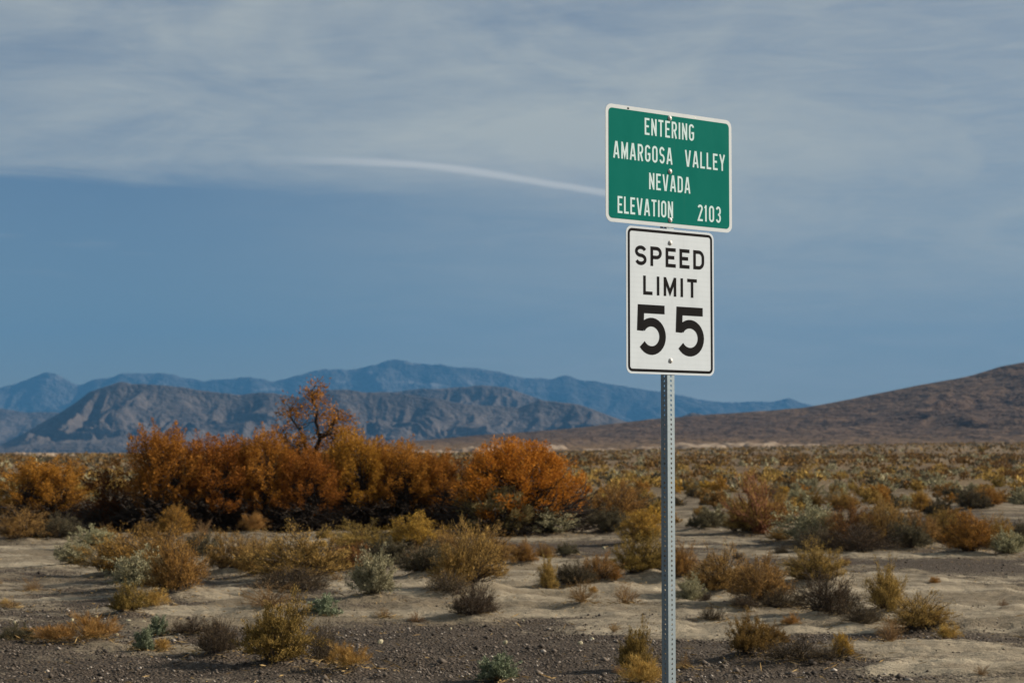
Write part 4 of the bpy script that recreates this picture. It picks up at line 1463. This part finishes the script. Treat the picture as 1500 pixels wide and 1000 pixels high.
def word(text, x0, x1, z0, z1, stroke_w, y, mat, parent, track=0.30, wide=None):
    """letters across x0..x1 and between the heights z0 (top) and z1 (bottom)"""
    H = z0 - z1
    span = (x1 - x0) / H
    rel = [WID.get(c, 1.0) for c in text]
    # letter width wl and gap g = track * wl fill the span
    fixed = sum(stroke_w if c == 'I' else 0 for c in text)
    k = sum(r for c, r in zip(text, rel) if c != 'I')
    wl = (span - fixed) / (k + track * (len(text) - 1))
    x = x0
    for c, r in zip(text, rel):
        w = stroke_w if c == 'I' else wl * r
        V, F = [], []
        for si, pl in enumerate(glyph(c, w, stroke_w)):
            a, b = stroke(pl, stroke_w)
            yy = y - 0.00018 * si
            o0 = len(V)
            n = len(a)
            V += [(x + p[0] * H, yy, z1 + p[1] * H) for p in a] + [(x + p[0] * H, yy, z1 + p[1] * H) for p in b]
            F += [(o0 + i, o0 + n + i, o0 + n + i + 1, o0 + i + 1) for i in range(n - 1)]
        me = bpy.data.meshes.new('letter' if c.isalpha() else 'digit')
        me.from_pydata(V, [], F)
        me.materials.append(mat)
        link('letter' if c.isalpha() else 'digit', me, parent)
        x += (w + wl * track) * H


def bolt(parent, x, y, z, r=0.0095):
    import bmesh
    bm = bmesh.new()
    prof = [(1.45, 0), (1.45, 0.22), (1.02, 0.24), (0.98, 0.55), (0.72, 0.86), (0.35, 1.0), (0.0, 1.04)]
    n = 14
    rows = []
    for pr, ph in prof:
        rows.append([bm.verts.new((x + pr * r * cos(2 * pi * i / n), y - ph * r * 0.85, z + pr * r * sin(2 * pi * i / n))) for i in range(n)] if pr > 0 else [bm.verts.new((x, y - ph * r * 0.85, z))])
    for a, b in zip(rows[:-1], rows[1:]):
        for i in range(n):
            j = (i + 1) % n
            if len(b) == 1: bm.faces.new((a[i], a[j], b[0]))
            else: bm.faces.new((a[i], a[j], b[j], b[i]))
    bmesh.ops.recalc_face_normals(bm, faces=bm.faces)
    me = bpy.data.meshes.new('bolt'); bm.to_mesh(me); bm.free()
    for p in me.polygons: p.use_smooth = True
    me.materials.append(MAT['bolt'])
    link('bolt', me, parent)


Z0 = EYE
PF = -0.0254            # front face of the post (local y)
# green panel ------------------------------------------------------
GW, GH, GC = 0.906, 0.612, Z0 + 1.489
gp = plate('town_panel', GW, GH, 0.04, PF - 0.003, PF - 0.0005, 0.0, GC, MAT['edge_white'], sign)
tag(gp, 'green panel reading entering Amargosa Valley Nevada elevation 2103')
gy = PF - 0.003
plate('green_field', GW - 0.040, GH - 0.040, 0.024, gy - 0.0008, gy - 0.0001, 0, 0, MAT['green'], gp)
ly = gy - 0.0016


def gu(u): return (u - 0.5) * GW
def gv(v): return (0.5 - v) * GH


for text, u0, u1, v0, v1 in (('ENTERING', .298, .690, .081, .226), ('AMARGOSA', .056, .515, .313, .457), ('VALLEY', .616, .943, .313, .457),
                             ('NEVADA', .331, .657, .549, .691), ('ELEVATION', .088, .518, .777, .921), ('2103', .716, .906, .777, .921)):
    word(text, gu(u0), gu(u1), gv(v0), gv(v1), 0.124, ly, MAT['letter_white'], gp, track=0.34 if text != 'ELEVATION' else 0.3)
for v in (.055, .517, .938):
    bolt(gp, -0.004, gy - 0.0008, gv(v))
# two scuffed spots on the upper edge
for u, wv in ((.172, .006), (.70, .004)):
    ch = plate('chipped_spot', wv * 2.2, wv * 1.4, wv * .5, gy - 0.0007, gy - 0.0001, gu(u), gv(.02), MAT['bolt' if u > .5 else 'black'], gp)
# speed panel ------------------------------------------------------
SW, SH, SC = 0.628, 0.766, Z0 + 0.789
sp = plate('speed_limit_panel', SW, SH, 0.036, PF - 0.003, PF - 0.0005, 0.0, SC, MAT['white'], sign)
tag(sp, 'white panel with black border reading speed limit 55')
ring('black_border', SW - 0.022, SH - 0.022, 0.029, 0.0145, gy - 0.0006, MAT['black'], sp)


def su(u): return (u - 0.5) * SW
def sv(v): return (0.5 - v) * SH


sy = gy - 0.0007
word('SPEED', su(.098), su(.888), sv(.129), sv(.263), 0.185, sy, MAT['black'], sp, track=0.34)
word('LIMIT', su(.188), su(.800), sv(.332), sv(.462), 0.180, sy, MAT['black'], sp, track=0.42)
word('5', su(.117), su(.440), sv(.529), sv(.870), 0.175, sy, MAT['black'], sp)
word('5', su(.553), su(.880), sv(.529), sv(.870), 0.175, sy, MAT['black'], sp)
for v in (.094, .904):
    bolt(sp, -0.004, gy - 0.0002, sv(v))

# post: square steel tube with a hole every inch -------------------
def post():
    a = 0.0254; wall = 0.0026; pitch = 0.0254; rh = 0.0065
    zb, zt = -0.25, GC + GH / 2 - 0.012
    nh = int((zt - zb) / pitch)
    V, F = [], []

    def face(rot):
        ca, sa = cos(rot), sin(rot)

        def put(x, y, z):
            V.append((x * ca - y * sa, x * sa + y * ca, z)); return len(V) - 1
        k = 8
        for i in range(nh):
            z0 = zb + i * pitch; zc = z0 + pitch / 2
            hole_o, hole_i, sq = [], [], []
            for j in range(k):
                an = 2 * pi * (j + .5) / k
                hole_o.append(put(rh * cos(an), -a, zc + rh * sin(an)))
                hole_i.append(put(rh * cos(an), -a + wall, zc + rh * sin(an)))
                # matching point on the outline of the cell
                dx_, dz_ = cos(an), sin(an)
                m_ = min(a / max(abs(dx_), 1e-6), (pitch / 2) / max(abs(dz_), 1e-6))
                sq.append(put(dx_ * m_, -a, zc + dz_ * m_))
            cr = [put(a, -a, z0 + pitch), put(-a, -a, z0 + pitch), put(-a, -a, z0), put(a, -a, z0)]
            for j in range(k):
                j2 = (j + 1) % k
                F.append((hole_o[j], hole_o[j2], sq[j2], sq[j]))
                F.append((hole_o[j2], hole_o[j], hole_i[j], hole_i[j2]))
            # corner fillers
            for ci, (s1, s2) in enumerate(((0, 1), (2, 3), (4, 5), (6, 7))):
                F.append((sq[s1], sq[s2], cr[ci]))
    for q in range(4):
        face(q * pi / 2)
    me = bpy.data.meshes.new('post')
    me.from_pydata(V, [], F)
    import bmesh
    bm = bmesh.new(); bm.from_mesh(me)
    bmesh.ops.remove_doubles(bm, verts=bm.verts, dist=1e-5)
    bmesh.ops.recalc_face_normals(bm, faces=bm.faces)
    bm.to_mesh(me); bm.free()
    me.materials.append(MAT['galv'])
    return link('post', me, sign)


post()
